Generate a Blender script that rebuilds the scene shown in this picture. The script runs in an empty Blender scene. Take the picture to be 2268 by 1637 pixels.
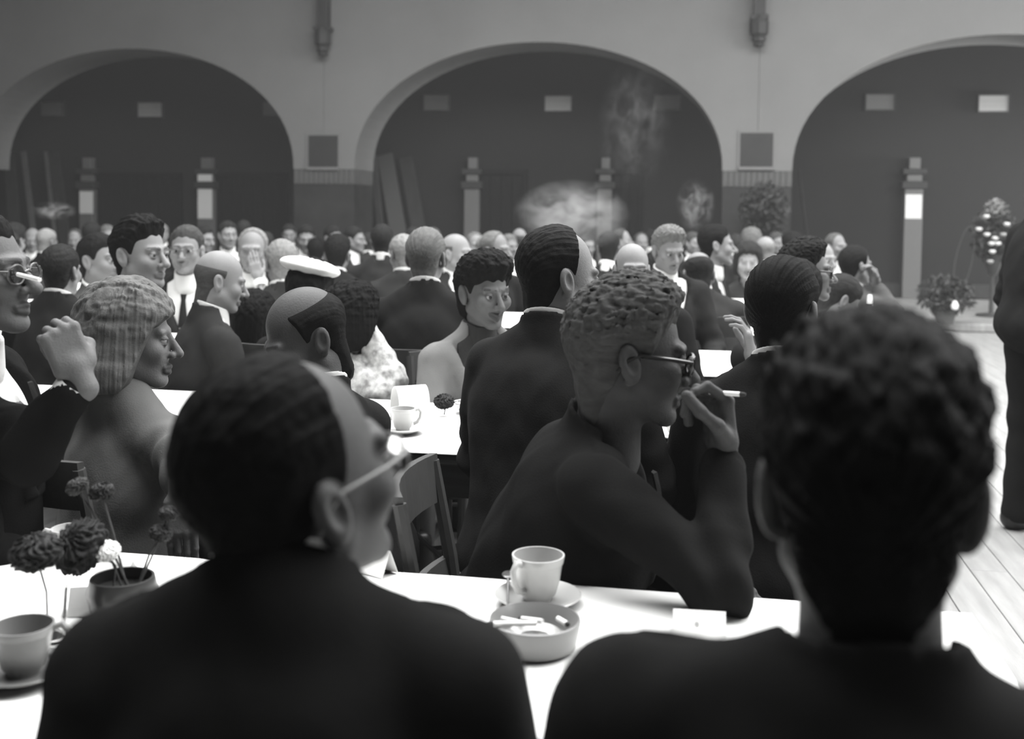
import bpy, math, random
import numpy as np
from mathutils import Matrix, Vector

# ------------------------------------------------------------------ camera, light, exposure
SC = bpy.context.scene
COL = SC.collection
F, FW, FH = 2400.0, 2268.0, 1637.0          # focal length and frame in photograph pixels
CAM = Vector((0.0, 0.0, 1.42))
SHIFT = -0.1026
YAW = 10.0
HAZE = 0.0021
CR = (Matrix.Rotation(math.radians(YAW), 3, 'Z') @ Matrix.Rotation(math.radians(87.0), 3, 'X')
      @ Matrix.Rotation(math.radians(0.6), 3, 'Z'))
cd = bpy.data.cameras.new('camera')
cd.sensor_width = 36.0
cd.lens = 36.0 * F / FW
cd.shift_y = SHIFT
cd.clip_start = 0.05
cd.dof.use_dof = True
cd.dof.focus_distance = 2.7
cd.dof.aperture_fstop = 3.4
cam = bpy.data.objects.new('camera', cd)
cam.matrix_world = Matrix.Translation(CAM) @ CR.to_4x4()
COL.objects.link(cam)
SC.camera = cam

SC.view_settings.view_transform = 'Standard'
SC.view_settings.look = 'None'
SC.view_settings.gamma = 1.0
SC.view_settings.exposure = 0.0
SC.view_settings.use_curve_mapping = False
SC.cycles.use_denoising = True
SC.cycles.max_bounces = 4
SC.cycles.diffuse_bounces = 1
SC.cycles.use_adaptive_sampling = True
SC.cycles.adaptive_threshold = 0.04
SC.cycles.adaptive_min_samples = 12
SC.cycles.glossy_bounces = 2
SC.cycles.transmission_bounces = 4
SC.cycles.volume_bounces = 0
SC.cycles.caustics_reflective = False
SC.cycles.caustics_refractive = False

wd = bpy.data.worlds.new('world')
SC.world = wd
wd.use_nodes = True
wd.node_tree.nodes['Background'].inputs[0].default_value = (1, 1, 1, 1)
wd.node_tree.nodes['Background'].inputs[1].default_value = 0.02
# tobacco haze hangs through the whole hall
_v = wd.node_tree.nodes.new('ShaderNodeVolumeScatter')
_v.inputs['Color'].default_value = (.95, .95, .95, 1); _v.inputs['Density'].default_value = HAZE
wd.node_tree.links.new(_v.outputs[0], wd.node_tree.nodes['World Output'].inputs['Volume'])
wd.cycles.homogeneous_volume = True

def area(name, loc, size, power, rot=(0, 0, 0)):
    l = bpy.data.lights.new(name, 'AREA')
    l.shape = 'RECTANGLE'
    l.size, l.size_y = size
    l.energy = power
    o = bpy.data.objects.new(name, l)
    o.location = loc
    o.rotation_euler = rot
    COL.objects.link(o)
    return o

# daylight: a long roof light over the hall, and a tall window at the right end of the aisle
SKY = (-5.5, 9.0, 0.8, 10.8)               # x0 x1 y0 y1 of the roof light
CEIL = 7.0
area('roof_daylight', ((SKY[0] + SKY[1]) / 2, (SKY[2] + SKY[3]) / 2, CEIL + 0.25), (SKY[1] - SKY[0], SKY[3] - SKY[2]), 4500)
area('side_fill', (9.15, 11.0, 3.9), (3.0, 5.0), 650, (0, math.radians(90), 0))  # added fill from the right, brightens that end of the arcade wall
area('aisle_daylight', (9.1, 18.1, 2.3), (1.1, 2.6), 1050, (0, math.radians(90), 0))

# ------------------------------------------------------------------ helpers
def ray(px, py):
    return CR @ Vector(((px - FW / 2) / F, -(py - FH / 2) / F + SHIFT * FW / F, -1.0))
def at(px, py, d):                          # the point seen at that pixel, d metres deep
    return CAM + ray(px, py) * d
def ath(px, py, h):                         # ... on the level h
    r = ray(px, py); return CAM + r * ((h - CAM.z) / r.z)
def aty(px, py, y):                         # ... on the cross plane y
    r = ray(px, py); return CAM + r * (y / r.y)

MATS = {}
def mat(name, v, rough=0.8, bump=0.0, bscale=200.0, var=0.0, vscale=6.0, spec=0.3, stretch=None, attr=False, sheen=0.0):
    if name in MATS:
        return MATS[name]
    m = bpy.data.materials.new(name); m.use_nodes = True
    nt = m.node_tree; b = nt.nodes['Principled BSDF']
    c = (v, v, v * 0.985, 1)
    b.inputs['Base Color'].default_value = c
    b.inputs['Roughness'].default_value = rough
    b.inputs['Specular IOR Level'].default_value = spec
    if sheen:
        b.inputs['Sheen Weight'].default_value = sheen
        b.inputs['Sheen Roughness'].default_value = 0.5
    tc = nt.nodes.new('ShaderNodeTexCoord'); mp = nt.nodes.new('ShaderNodeMapping')
    nt.links.new(tc.outputs['Object'], mp.inputs[0])
    if stretch: mp.inputs['Scale'].default_value = stretch
    col = None
    if attr:
        a = nt.nodes.new('ShaderNodeAttribute'); a.attribute_name = 'Col'
        col = a.outputs['Color']
    if var:
        n = nt.nodes.new('ShaderNodeTexNoise'); n.inputs['Scale'].default_value = vscale
        n.inputs['Detail'].default_value = 5
        nt.links.new(mp.outputs[0], n.inputs['Vector'])
        r = nt.nodes.new('ShaderNodeMapRange')
        r.inputs[1].default_value = 0.3; r.inputs[2].default_value = 0.7
        r.inputs[3].default_value = 1 - var; r.inputs[4].default_value = 1 + var
        nt.links.new(n.outputs[0], r.inputs[0])
        x = nt.nodes.new('ShaderNodeMix'); x.data_type = 'RGBA'; x.blend_type = 'MULTIPLY'
        x.inputs[0].default_value = 1.0
        x.inputs[6].default_value = c
        if col: nt.links.new(col, x.inputs[6])
        nt.links.new(r.outputs[0], x.inputs[7])
        col = x.outputs[2]
    if col: nt.links.new(col, b.inputs['Base Color'])
    if bump:
        n = nt.nodes.new('ShaderNodeTexNoise'); n.inputs['Scale'].default_value = bscale
        n.inputs['Detail'].default_value = 3
        nt.links.new(mp.outputs[0], n.inputs['Vector'])
        u = nt.nodes.new('ShaderNodeBump'); u.inputs['Strength'].default_value = bump
        u.inputs['Distance'].default_value = 0.01
        nt.links.new(n.outputs[0], u.inputs['Height'])
        nt.links.new(u.outputs[0], b.inputs['Normal'])
    MATS[name] = m
    return m

def link(o, parent=None):
    COL.objects.link(o)
    if parent: o.parent = parent
    return o

def tag(o, label=None, cat=None, group=None, kind=None):
    if label: o['label'] = label
    if cat: o['category'] = cat
    if group: o['group'] = group
    if kind: o['kind'] = kind
    return o

def empty(name, loc=(0, 0, 0), rz=0.0, **k):
    o = bpy.data.objects.new(name, None)
    o.location = loc; o.rotation_euler = (0, 0, rz); o.empty_display_size = 0.1
    return tag(link(o), **k)

def npmesh(name, V, Q, m, parent=None, smooth=True, cols=None):
    """one mesh object from arrays: V (n,3), Q (k,4) quads"""
    me = bpy.data.meshes.new(name)
    V = np.asarray(V, np.float32); Q = np.asarray(Q, np.int32)
    me.vertices.add(len(V)); me.vertices.foreach_set('co', V.ravel())
    me.loops.add(Q.size); me.loops.foreach_set('vertex_index', Q.ravel())
    me.polygons.add(len(Q))
    me.polygons.foreach_set('loop_start', np.arange(0, Q.size, 4, dtype=np.int32))
    me.polygons.foreach_set('loop_total', np.full(len(Q), 4, np.int32))
    if smooth: me.polygons.foreach_set('use_smooth', np.ones(len(Q), bool))
    me.update(calc_edges=True)
    if cols is not None:
        a = me.color_attributes.new('Col', 'FLOAT_COLOR', 'POINT')
        c = np.ones((len(V), 4), np.float32); c[:, :3] = np.asarray(cols, np.float32)[:, None]
        a.data.foreach_set('color', c.ravel())
    me.materials.append(m)
    return link(bpy.data.objects.new(name, me), parent)

class MB:
    """collects boxes, prisms, lathes and tubes; build() links them as one mesh"""
    def __init__(s): s.v = []; s.f = []
    def add(s, vs, fs):
        n = len(s.v); s.v += [tuple(v) for v in vs]; s.f += [tuple(i + n for i in f) for f in fs]; return s
    def box(s, lo, hi, M=None, b=0.0):
        x0, y0, z0 = lo; x1, y1, z1 = hi
        if b:                                # chamfered box
            b = min(b, (x1 - x0) / 2.01, (y1 - y0) / 2.01, (z1 - z0) / 2.01)
            vs = []
            for zi, ins in ((z0, b), (z0 + b, 0), (z1 - b, 0), (z1, b)):
                a0, a1, c0, c1 = x0 + ins, x1 - ins, y0 + ins, y1 - ins
                e = b * 0.6
                vs += [(a0 + e, c0, zi), (a1 - e, c0, zi), (a1, c0 + e, zi), (a1, c1 - e, zi), (a1 - e, c1, zi), (a0 + e, c1, zi), (a0, c1 - e, zi), (a0, c0 + e, zi)]
            fs = [tuple(range(7, -1, -1)), tuple(range(24, 32))]
            for k in range(3):
                for i in range(8):
                    j = (i + 1) % 8; fs.append((k * 8 + i, k * 8 + j, k * 8 + 8 + j, k * 8 + 8 + i))
        else:
            vs = [(x0, y0, z0), (x1, y0, z0), (x1, y1, z0), (x0, y1, z0), (x0, y0, z1), (x1, y0, z1), (x1, y1, z1), (x0, y1, z1)]
            fs = [(3, 2, 1, 0), (4, 5, 6, 7), (0, 1, 5, 4), (1, 2, 6, 5), (2, 3, 7, 6), (3, 0, 4, 7)]
        if M is not None: vs = [M @ Vector(v) for v in vs]
        return s.add(vs, fs)
    def lathe(s, prof, n=32, c=(0, 0, 0), M=None):
        vs = []; fs = []
        for r, z in prof:
            for i in range(n):
                a = 2 * math.pi * i / n
                vs.append((c[0] + r * math.cos(a), c[1] + r * math.sin(a), c[2] + z))
        for k in range(len(prof) - 1):
            for i in range(n):
                j = (i + 1) % n
                fs.append((k * n + i, k * n + j, k * n + n + j, k * n + n + i))
        fs.append(tuple(range(n - 1, -1, -1))); fs.append(tuple(range((len(prof) - 1) * n, len(prof) * n)))
        if M is not None: vs = [M @ Vector(v) for v in vs]
        return s.add(vs, fs)
    def tube(s, pts, r, n=8, closed=False):
        pts = [Vector(p) for p in pts]; N = len(pts)
        rs = r if isinstance(r, (list, tuple)) else [r] * N
        vs = []; fs = []; up = None
        for k, p in enumerate(pts):
            t = (pts[(k + 1) % N] - pts[k - 1]) if (closed or 0 < k < N - 1) else (pts[min(k + 1, N - 1)] - pts[max(k - 1, 0)])
            t.normalize()
            if up is None or abs(up.dot(t)) > 0.98:
                up = Vector((0, 0, 1)) if abs(t.z) < 0.9 else Vector((1, 0, 0))
            a = (up - t * up.dot(t)).normalized(); b = t.cross(a); up = a
            for i in range(n):
                q = 2 * math.pi * i / n
                vs.append(p + (a * math.cos(q) + b * math.sin(q)) * rs[k])
        for k in range(N if closed else N - 1):
            for i in range(n):
                j = (i + 1) % n; k2 = (k + 1) % N
                fs.append((k * n + i, k * n + j, k2 * n + j, k2 * n + i))
        if not closed:
            fs.append(tuple(range(n - 1, -1, -1))); fs.append(tuple(range((N - 1) * n, N * n)))
        return s.add(vs, fs)
    def prism(s, poly, y0, y1):              # outline in x,z pushed from y0 to y1
        n = len(poly)
        vs = [(x, y0, z) for x, z in poly] + [(x, y1, z) for x, z in poly]
        fs = [tuple(range(n)), tuple(range(2 * n - 1, n - 1, -1))]
        for i in range(n):
            j = (i + 1) % n; fs.append((j, i, n + i, n + j))
        return s.add(vs, fs)
    def build(s, name, m, parent=None, smooth=False, loc=None):
        me = bpy.data.meshes.new(name); me.from_pydata(s.v, [], s.f); me.validate(); me.update()
        if smooth:
            me.polygons.foreach_set('use_smooth', np.ones(len(me.polygons), bool))
            me.set_sharp_from_angle(angle=math.radians(50))
        me.materials.append(m)
        o = link(bpy.data.objects.new(name, me), parent)
        if loc is not None: o.location = loc
        return o

def copy_tree(o, parent=None):
    c = o.copy(); COL.objects.link(c); c.parent = parent
    for ch in list(o.children): copy_tree(ch, c)
    return c

# ------------------------------------------------------------------ materials
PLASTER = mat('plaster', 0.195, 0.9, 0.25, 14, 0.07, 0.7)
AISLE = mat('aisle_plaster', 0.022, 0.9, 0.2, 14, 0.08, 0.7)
DADO = mat('dado_brick', 0.03, 0.7, 0.4, 18, 0.25, 3.0)
BRICK = mat('soldier_brick', 0.10, 0.8, 0.3, 40, 0.15, 5.0)
DARKWOOD = mat('dark_wood', 0.035, 0.55, 0.15, 30, 0.2, 4.0, stretch=(6, 6, 1))
DOORWOOD = mat('door_wood', 0.010, 0.6, 0.15, 30, 0.2, 4.0, spec=0.15, stretch=(6, 6, 1))
MIDWOOD = mat('brown_wood', 0.11, 0.5, 0.15, 30, 0.25, 4.0, stretch=(6, 6, 1))
BOARD = mat('floor_wood', 0.27, 0.45, 0.12, 25, 0.16, 3.0, stretch=(8, 1, 1))
SIGN = mat('pale_sign', 0.45, 0.8)
SIGN2 = mat('dim_sign', 0.18, 0.8)
PAPER = mat('white_paper', 0.84, 0.85, 0.05, 60)
CLOTH = mat('white_table_paper', 0.92, 0.8, 0.06, 8, 0.02, 2.0)
CHINA = mat('white_china', 0.52, 0.22, spec=0.5)
GREYCHINA = mat('grey_china', 0.18, 0.3, spec=0.5)
METAL = mat('dark_metal', 0.05, 0.35, spec=0.6)
STEEL = mat('spoon_steel', 0.07, 0.25, spec=0.8)
SKIN = mat('skin', 0.42, 0.55, 0.12, 220, 0.06, 20, spec=0.12, attr=True)
GREEN = mat('leaf', 0.045, 0.6, 0, var=0.35, vscale=9)
PETAL = mat('dark_petal', 0.007, 0.7, 0.2, 120)
WPETAL = mat('white_petal', 0.75, 0.7)
BLACKPLASTIC = mat('black_frame', 0.012, 0.3, spec=0.5)
LEATHER = mat('shoe_leather', 0.015, 0.35, spec=0.5)
def glass(name, v=1.0, a=0.25):
    m = bpy.data.materials.new(name); m.use_nodes = True
    nt = m.node_tree; b = nt.nodes['Principled BSDF']
    b.inputs['Base Color'].default_value = (v, v, v, 1); b.inputs['Roughness'].default_value = 0.05
    b.inputs['Transmission Weight'].default_value = 1.0; b.inputs['IOR'].default_value = 1.25
    return m
GLASS = glass('clear_glass')

def wool(v):   # suit cloth by tone
    v *= .50
    return mat('cloth_%03d' % round(v * 1000), v, 0.95, 0.12, 260, 0.15, 9.0, spec=0.06)
def shirtm(v):
    return mat('shirt_%03d' % round(v * 1000), v, 0.85, 0.1, 120, 0.03, 12.0, spec=0.2)
def hairm(v):
    v *= .55
    return mat('hair_%03d' % round(v * 1000), v, 0.65, 0.15, 420, 0.2, 60.0, spec=0.03, stretch=(1, 0.25, 1))

# ------------------------------------------------------------------ the hall
YF, YB = 16.5, 18.8                        # front of the arcade, back wall of the aisle
XL, XR, Y0 = -15.0, 9.3, -4.5
def struct(o): return tag(o, kind='structure')

# floor: a dark base with single boards laid on it
fl = struct(MB().box((XL, Y0, -0.16), (XR, YB, -0.022)).build('floor', DARKWOOD))
bw, rnd = 0.145, random.Random(3)
board_me = {}
k = 0
for i in range(46):                         # the boards in view, on the right of the tables; the rest below as one part
    x = 0.2 + i * bw
    y = -1.0
    for L in ((3.9, 5.2, 4.1, 6.5) if i % 2 else (5.5, 4.3, 5.4, 4.5)):
        L = round(L, 1)
        if L not in board_me:
            t = MB().box((0.0015, 0.0015, -0.022), (bw - 0.0015, L - 0.0015, 0), b=0.002).build('floor_board', BOARD, fl)
            board_me[L] = t.data; o = t
        else:
            o = link(bpy.data.objects.new('floor_board', board_me[L]), fl)
        o.location = (x, y, -0.0005 * rnd.random())
        y += L
mb = MB()
x = 0.2 - bw
while x > XL:
    mb.box((x + 0.0015, Y0 + 0.02, -0.022), (x + bw - 0.0015, YB, -0.001)); x -= bw
tag(mb.build('floor_boards_under_crowd', BOARD, fl), kind='stuff')

# ceiling around the roof light, with its glazing bars
sx0, sx1, sy0, sy1 = SKY
mb = MB()
for a, b in (((XL, Y0, CEIL), (XR, sy0, CEIL + .2)), ((XL, sy1, CEIL), (XR, YF + 1, CEIL + .2)), ((XL, sy0, CEIL), (sx0, sy1, CEIL + .2)), ((sx1, sy0, CEIL), (XR, sy1, CEIL + .2))): mb.box(a, b)
ce = struct(mb.build('ceiling', PLASTER))
for i in range(1, 8):
    xx = sx0 + (sx1 - sx0) * i / 8
    MB().box((xx - .03, sy0, CEIL + .05), (xx + .03, sy1, CEIL + .12)).build('glazing_bar', DARKWOOD, ce)

for nm, a, b in (('wall_left', (XL - .2, Y0, 0), (XL, YB, CEIL)), ('wall_near', (XL, Y0 - .2, 0), (XR, Y0, CEIL)), ('wall_right', (XR, Y0, 0), (XR + .2, YB, CEIL))):
    struct(MB().box(a, b).build(nm, mat('side_wall', 0.10, 0.9)))

# arcade: a thick wall pierced by wide three-centred arches
SPR, RISE, HW, TH = 2.0, 1.95, 2.86, 1.0
CX = [-16.05, -9.33, -2.60, 4.13, 10.9]    # arch centres
def arch_pts(c, n=40, hw=HW, rise=RISE):
    return [(c - hw * math.cos(math.pi * i / n), SPR + rise * math.sin(math.pi * i / n) ** 0.92) for i in range(n + 1)]
v = []; f = []
mb = MB()
for c in CX[1:4]:
    pts = arch_pts(c)
    lo, hi = c - 6.725 / 2, c + 6.725 / 2
    if c == CX[1]: lo = XL
    if c == CX[3]: hi = XR
    pts = [p for p in pts if lo < p[0] < hi]
    for (xa, za), (xb, zb) in zip(pts[:-1], pts[1:]):      # spandrel over the arch, strip by strip
        for y, s in ((YF, 1), (YF + TH, -1)):
            q = [(xa, y, za), (xb, y, zb), (xb, y, CEIL), (xa, y, CEIL)]
            mb.add(q if s > 0 else q[::-1], [(0, 1, 2, 3)])
        mb.add([(xa, YF, za), (xa, YF + TH, za), (xb, YF + TH, zb), (xb, YF, zb)], [(0, 1, 2, 3)])
    for xa, xb in ((lo, pts[0][0]), (pts[-1][0], hi)):
        if xb - xa > 0.01: mb.box((xa, YF, SPR - 0.001), (xb, YF + TH, CEIL))
arc = struct(mb.build('wall_arcade', PLASTER, smooth=True))
# piers below the springing: dado brick with a course of upright bricks on top
for xc in ((CX[1] + CX[2]) / 2, (CX[2] + CX[3]) / 2):
    w = 6.725 / 2 - HW
    MB().box((xc - w, YF + .01, 0), (xc + w, YF + TH - .01, 1.76)).build('pier_dado', DADO, arc)
    MB().box((xc - w + .01, YF + .02, 1.76), (xc + w - .01, YF + TH - .02, 2.0)).build('brick_bed', DADO, arc)
    n = 12; bwid = 2 * w / n
    bm = None
    for i in range(n):
        if bm is None:
            o = MB().box((.004, 0, 0), (bwid - .004, .07, .228), b=.004).build('brick', BRICK, arc); bm = o.data
        else: o = link(bpy.data.objects.new('brick', bm), arc)
        o.location = (xc - w + i * bwid, YF - .002 - .004 * rnd.random(), 1.765)
    nb = 9
    for s in (-1, 1):                       # the course runs on into the reveals
        for i in range(nb):
            o = link(bpy.data.objects.new('brick', bm), arc)
            o.rotation_euler = (0, 0, s * math.pi / 2)
            o.location = (xc + s * (w + .002), YF + (TH / nb) * (i + (0 if s > 0 else 1)), 1.765)

# aisle behind: back wall, ceiling, baseboard
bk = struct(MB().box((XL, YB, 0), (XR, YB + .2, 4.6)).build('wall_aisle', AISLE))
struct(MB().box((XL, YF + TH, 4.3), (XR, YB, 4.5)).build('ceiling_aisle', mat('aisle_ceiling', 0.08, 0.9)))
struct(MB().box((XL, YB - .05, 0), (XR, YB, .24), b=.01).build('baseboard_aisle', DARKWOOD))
struct(MB().box((XR - .04, 8.4, 2.3), (XR, 13.6, 5.5)).build('added_window', mat('window_frame', 0.4, 0.6)))  # unseen window added on the right wall to go with the side fill
struct(MB().box((XR - .04, YF + 1.05, .9), (XR, YB - .1, 3.7)).build('window_1', mat('window_frame', 0.4, 0.6)))

def xat(px, y, py=400): return aty(px, py, y).x
def zat(px, py, y): return aty(px, py, y).z

# doors of upright boards in the aisle wall
def door(n, pl, pr, ptop):
    x0, x1 = xat(pl, YB), xat(pr, YB); zt = zat((pl + pr) / 2, ptop, YB)
    d = struct(empty('door_%d' % n, ((x0 + x1) / 2, YB, 0)))
    hw = (x1 - x0) / 2
    MB().box((-hw, -.03, 0), (hw, 0, zt)).build('door_back', DOORWOOD, d)
    m = MB().box((-hw - .07, -.09, 0), (-hw, 0, zt + .08)).box((hw, -.09, 0), (hw + .07, 0, zt + .08)).box((-hw, -.09, zt), (hw, 0, zt + .08))
    m.build('door_frame', DOORWOOD, d)
    k = max(3, round(2 * hw / .2)); w = 2 * hw / k; pm = None
    for i in range(k):
        if pm is None:
            o = MB().box((.005, -.055, .01), (w - .005, -.03, zt - .01), b=.006).build('door_board', DOORWOOD, d); pm = o.data
        else: o = link(bpy.data.objects.new('door_board', pm), d)
        o.location = (-hw + i * w, 0, 0)
door(1, 207, 398, 392); door(2, 472, 632, 392); door(3, 1064, 1160, 386); door(4, 1358, 1415, 386)

# wall pillars beside the doors: shaft, two dark bands, small block on top
PIL = mat('pillar_paint', 0.15, 0.8)
DBAND = mat('dark_band', 0.04, 0.7)
def pillar(pl, pr, i):
    x0, x1 = xat(pl, YB - .2), xat(pr, YB - .2); c = (x0 + x1) / 2; h = (x1 - x0) / 2
    p = struct(empty('trim_%d' % i, (c, YB - .11, 0)))
    z = lambda y: zat((pl + pr) / 2, y, YB - .2)
    zz = [z(418), z(402), z(386), z(374), z(349)]
    MB().box((-h, -.11, 0), (h, .11, zz[0]), b=.008).build('pillar_shaft', PIL, p)
    MB().box((-h - .05, -.15, zz[0]), (h + .05, .11, zz[1]), b=.008).build('pillar_band', DBAND, p)
    MB().box((-h + .03, -.10, zz[1]), (h - .02, .11, zz[2]), b=.008).build('pillar_block', PIL, p)
    MB().box((-h - .04, -.14, zz[2]), (h + .04, .11, zz[3]), b=.008).build('pillar_band', DBAND, p)
    MB().box((-h + .06, -.09, zz[3]), (h - .05, .11, zz[4]), b=.008).build('pillar_block', PIL, p)
for i, (a, b) in enumerate(((176, 205), (438, 471), (1029, 1060), (1324, 1355), (2005, 2045))): pillar(a, b, i + 1)
# the far ends of the reveals carry the same pillar
# papers pinned to the pillars
def paper(pl, pr, pt, pb, label):
    y = YB - .225
    x0, x1 = xat(pl, y), xat(pr, y); z1, z0 = zat(pl, pt, y), zat(pl, pb, y)
    m = MB(); n = 6
    vs = []; fs = []
    for i in range(n + 1):
        for j in range(2):
            t = i / n
            for dy in (0, .003):
                vs.append((x0 + (x1 - x0) * j, y - .004 - .008 * math.sin(t * 5 + j) ** 2 * (1 - t) + dy, z0 + (z1 - z0) * t))
    for i in range(n):
        a = i * 4
        fs += [(a, a + 2, a + 6, a + 4), (a + 1, a + 5, a + 7, a + 3), (a, a + 4, a + 5, a + 1), (a + 2, a + 3, a + 7, a + 6)]
    fs += [(0, 1, 3, 2), (n * 4, n * 4 + 2, n * 4 + 3, n * 4 + 1)]
    m.add(vs, fs)
    tag(m.build('notice_paper', PAPER), label, 'paper', 'papers pinned to the wall pillars')
paper(176, 206, 424, 473, 'small white notice paper on the leftmost wall pillar')
paper(438, 470, 386, 484, 'tall white notice paper on pillar between the two left doors')
paper(2007, 2043, 431, 484, 'square white notice paper on pillar under the right arch')

# pale signs high on the aisle wall
def sign(px, py, w, h, m, label):
    y = YB - .05
    a = aty(px - w / 2, py + h / 2, y); b = aty(px + w / 2, py - h / 2, y)
    t = empty('wall_sign', ((a.x + b.x) / 2, YB, a.z), label=label, cat='sign', group='pale signs high on the aisle wall')
    hw, hh = (b.x - a.x) / 2, b.z - a.z
    MB().box((-hw, -.05, 0), (hw, 0, hh), b=.006).build('sign_board', m, t)
    m2 = mat('sign_rim', 0.06, 0.8)
    e = .018
    r = MB().box((-hw - e, -.06, -e), (hw + e, 0, 0)).box((-hw - e, -.06, hh), (hw + e, 0, hh + e)).box((-hw - e, -.06, 0), (-hw, 0, hh)).box((hw, -.06, 0), (hw + e, 0, hh))
    r.build('sign_rim', m2, t)
    if m is SIGN:
        for q in (.35, .62):                # two rows of faint grey lettering strokes too far off to read
            l = MB()
            xx = -hw * .75
            while xx < hw * .7:
                w_ = .02 + .05 * rnd.random()
                l.box((xx, -.0515, hh * q - .012), (xx + w_, -.05, hh * q + .012)); xx += w_ + .02
            l.build('faint_lettering', mat('faint_ink', 0.40, 0.8), t)
for a in ((115, 241, 46, 30, SIGN2, 'dim sign above the leaning planks under the left arch'),
          (332, 243, 52, 32, SIGN, 'pale sign at the middle of the left arch'),
          (606, 241, 46, 30, SIGN2, 'dim sign half hidden by the right side of left arch'),
          (966, 227, 54, 34, SIGN2, 'dim sign on the left under the middle arch'),
          (1236, 229, 58, 34, SIGN, 'pale sign at the centre of the middle arch'),
          (1478, 227, 58, 32, SIGN2, 'dim sign behind the drifting smoke, right in middle arch'),
          (1949, 226, 62, 34, SIGN2, 'dim sign on the left under the right arch'),
          (2201, 229, 66, 36, SIGN, 'brightest sign, at the right under the right arch')): sign(*a)

# dark square plaques on the piers, with a pale sill
for px, py, w, h, lab in ((716.5, 335, 66, 70, 'dark square plaque on pier between left and middle arches'),
                          (1675.5, 332, 75, 75, 'dark square plaque on pier between middle and right arches')):
    a = aty(px - w / 2, py + h / 2, YF); b = aty(px + w / 2, py - h / 2, YF)
    t = empty('wall_plaque', ((a.x + b.x) / 2, YF, a.z), label=lab, cat='plaque', group='dark plaques on the piers')
    hw, hh = (b.x - a.x) / 2, b.z - a.z
    MB().box((-hw, -.02, 0), (hw, 0, hh), b=.005).build('panel', mat('plaque_dark', 0.035, 0.6, 0.2, 20, 0.1, 4), t)
    MB().box((-hw - .02, -.05, -.05), (hw + .02, 0, 0), b=.006).build('sill', mat('pale_sill', 0.19, 0.8), t)
    fr = MB()
    for q in ((-hw - .03, 0, -hw, hh), (hw, 0, hw + .03, hh), (-hw - .03, hh, hw + .03, hh + .035)):
        fr.box((q[0], -.018, q[1]), (q[2], 0, q[3]))
    fr.build('frame', PLASTER, t)

# roof-truss posts coming down the wall, each ending in a carved drop
for px, pb, lab in ((715, 126, 'dark timber wall post with carved end above the left pier'),
                    (1680, 106, 'dark timber wall post with carved end above the right pier')):
    p = aty(px, pb, YF - .15)
    t = empty('timber_post', (p.x, YF - .012, p.z), label=lab, cat='wall post', group='timber posts on the arcade wall')
    MB().box((-.085, -.2, .45), (.085, -.001, CEIL - p.z - .01), b=.01).build('shaft', DARKWOOD, t)
    MB().lathe([(.02, .0), (.075, .015), (.085, .05), (.07, .075), (.1, .09), (.105, .14), (.09, .16), (.135, .2), (.14, .36), (.12, .42), (.1, .46)], 8, (0, -.145, 0)).build('carved_drop', DARKWOOD, t)
    MB().box((-.13, -.24, .40), (.13, 0, .47), b=.01).build('collar', DARKWOOD, t)

# leaning boards and poles in the aisle
def lean(name, px0, py0, px1, py1, wid, th, m, label, cat, yb=YB - .95, yt=YB - .12):
    a = aty(px0, py0, yt); b = aty(px1, py1, yb)
    dirv = (a - b).normalized()
    foot = b + dirv * ((0.0 - b.z) / dirv.z) if abs(dirv.z) > .2 else b
    L = (a - foot).length
    zax = dirv; xax = Vector((1, 0, 0)); xax = (xax - zax * xax.dot(zax)).normalized(); yax = zax.cross(xax)
    M = Matrix((xax, yax, zax)).transposed()
    o = MB().box((-wid / 2, -th / 2, 0), (wid / 2, th / 2, L), b=min(.01, th / 3)).build(name, m)
    o.matrix_world = Matrix.Translation(foot + Vector((0, 0, .02))) @ M.to_4x4()
    return tag(o, label, cat)
PLANK = mat('leaning_plank', 0.10, 0.7, 0.2, 20, 0.15, 3)
lean('plank', 52, 338, 72, 500, .10, .04, PLANK, 'narrow pale plank leaning on aisle wall, leftmost', 'plank')
lean('plank', 20, 342, 32, 500, .22, .04, DARKWOOD, 'wide dark plank leaning at the left picture edge', 'plank')
lean('plank', 101, 338, 119, 500, .07, .04, PLANK, 'thin plank leaning left of the first pillar', 'plank')
lean('plank', 118, 340, 140, 500, .20, .03, DARKWOOD, 'dark plank leaning beside the first pillar', 'plank')
lean('board', 826, 345, 842, 505, .12, .03, DARKWOOD, 'dark board leaning just inside the middle arch', 'board', YF + 1.25, YF + 1.1)
lean('board', 852, 345, 880, 505, .28, .03, mat('grey_board', 0.07, 0.8, 0.2, 10), 'grey board leaning inside the middle arch', 'board')
lean('board', 898, 350, 926, 505, .24, .03, DARKWOOD, 'dark tall board leaning right of the grey board', 'board')
lean('pole', 1769, 378, 1786, 520, .035, .035, DOORWOOD, 'thin dark pole leaning inside the right arch', 'pole', YF + .9, YF + 1.05)

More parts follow.
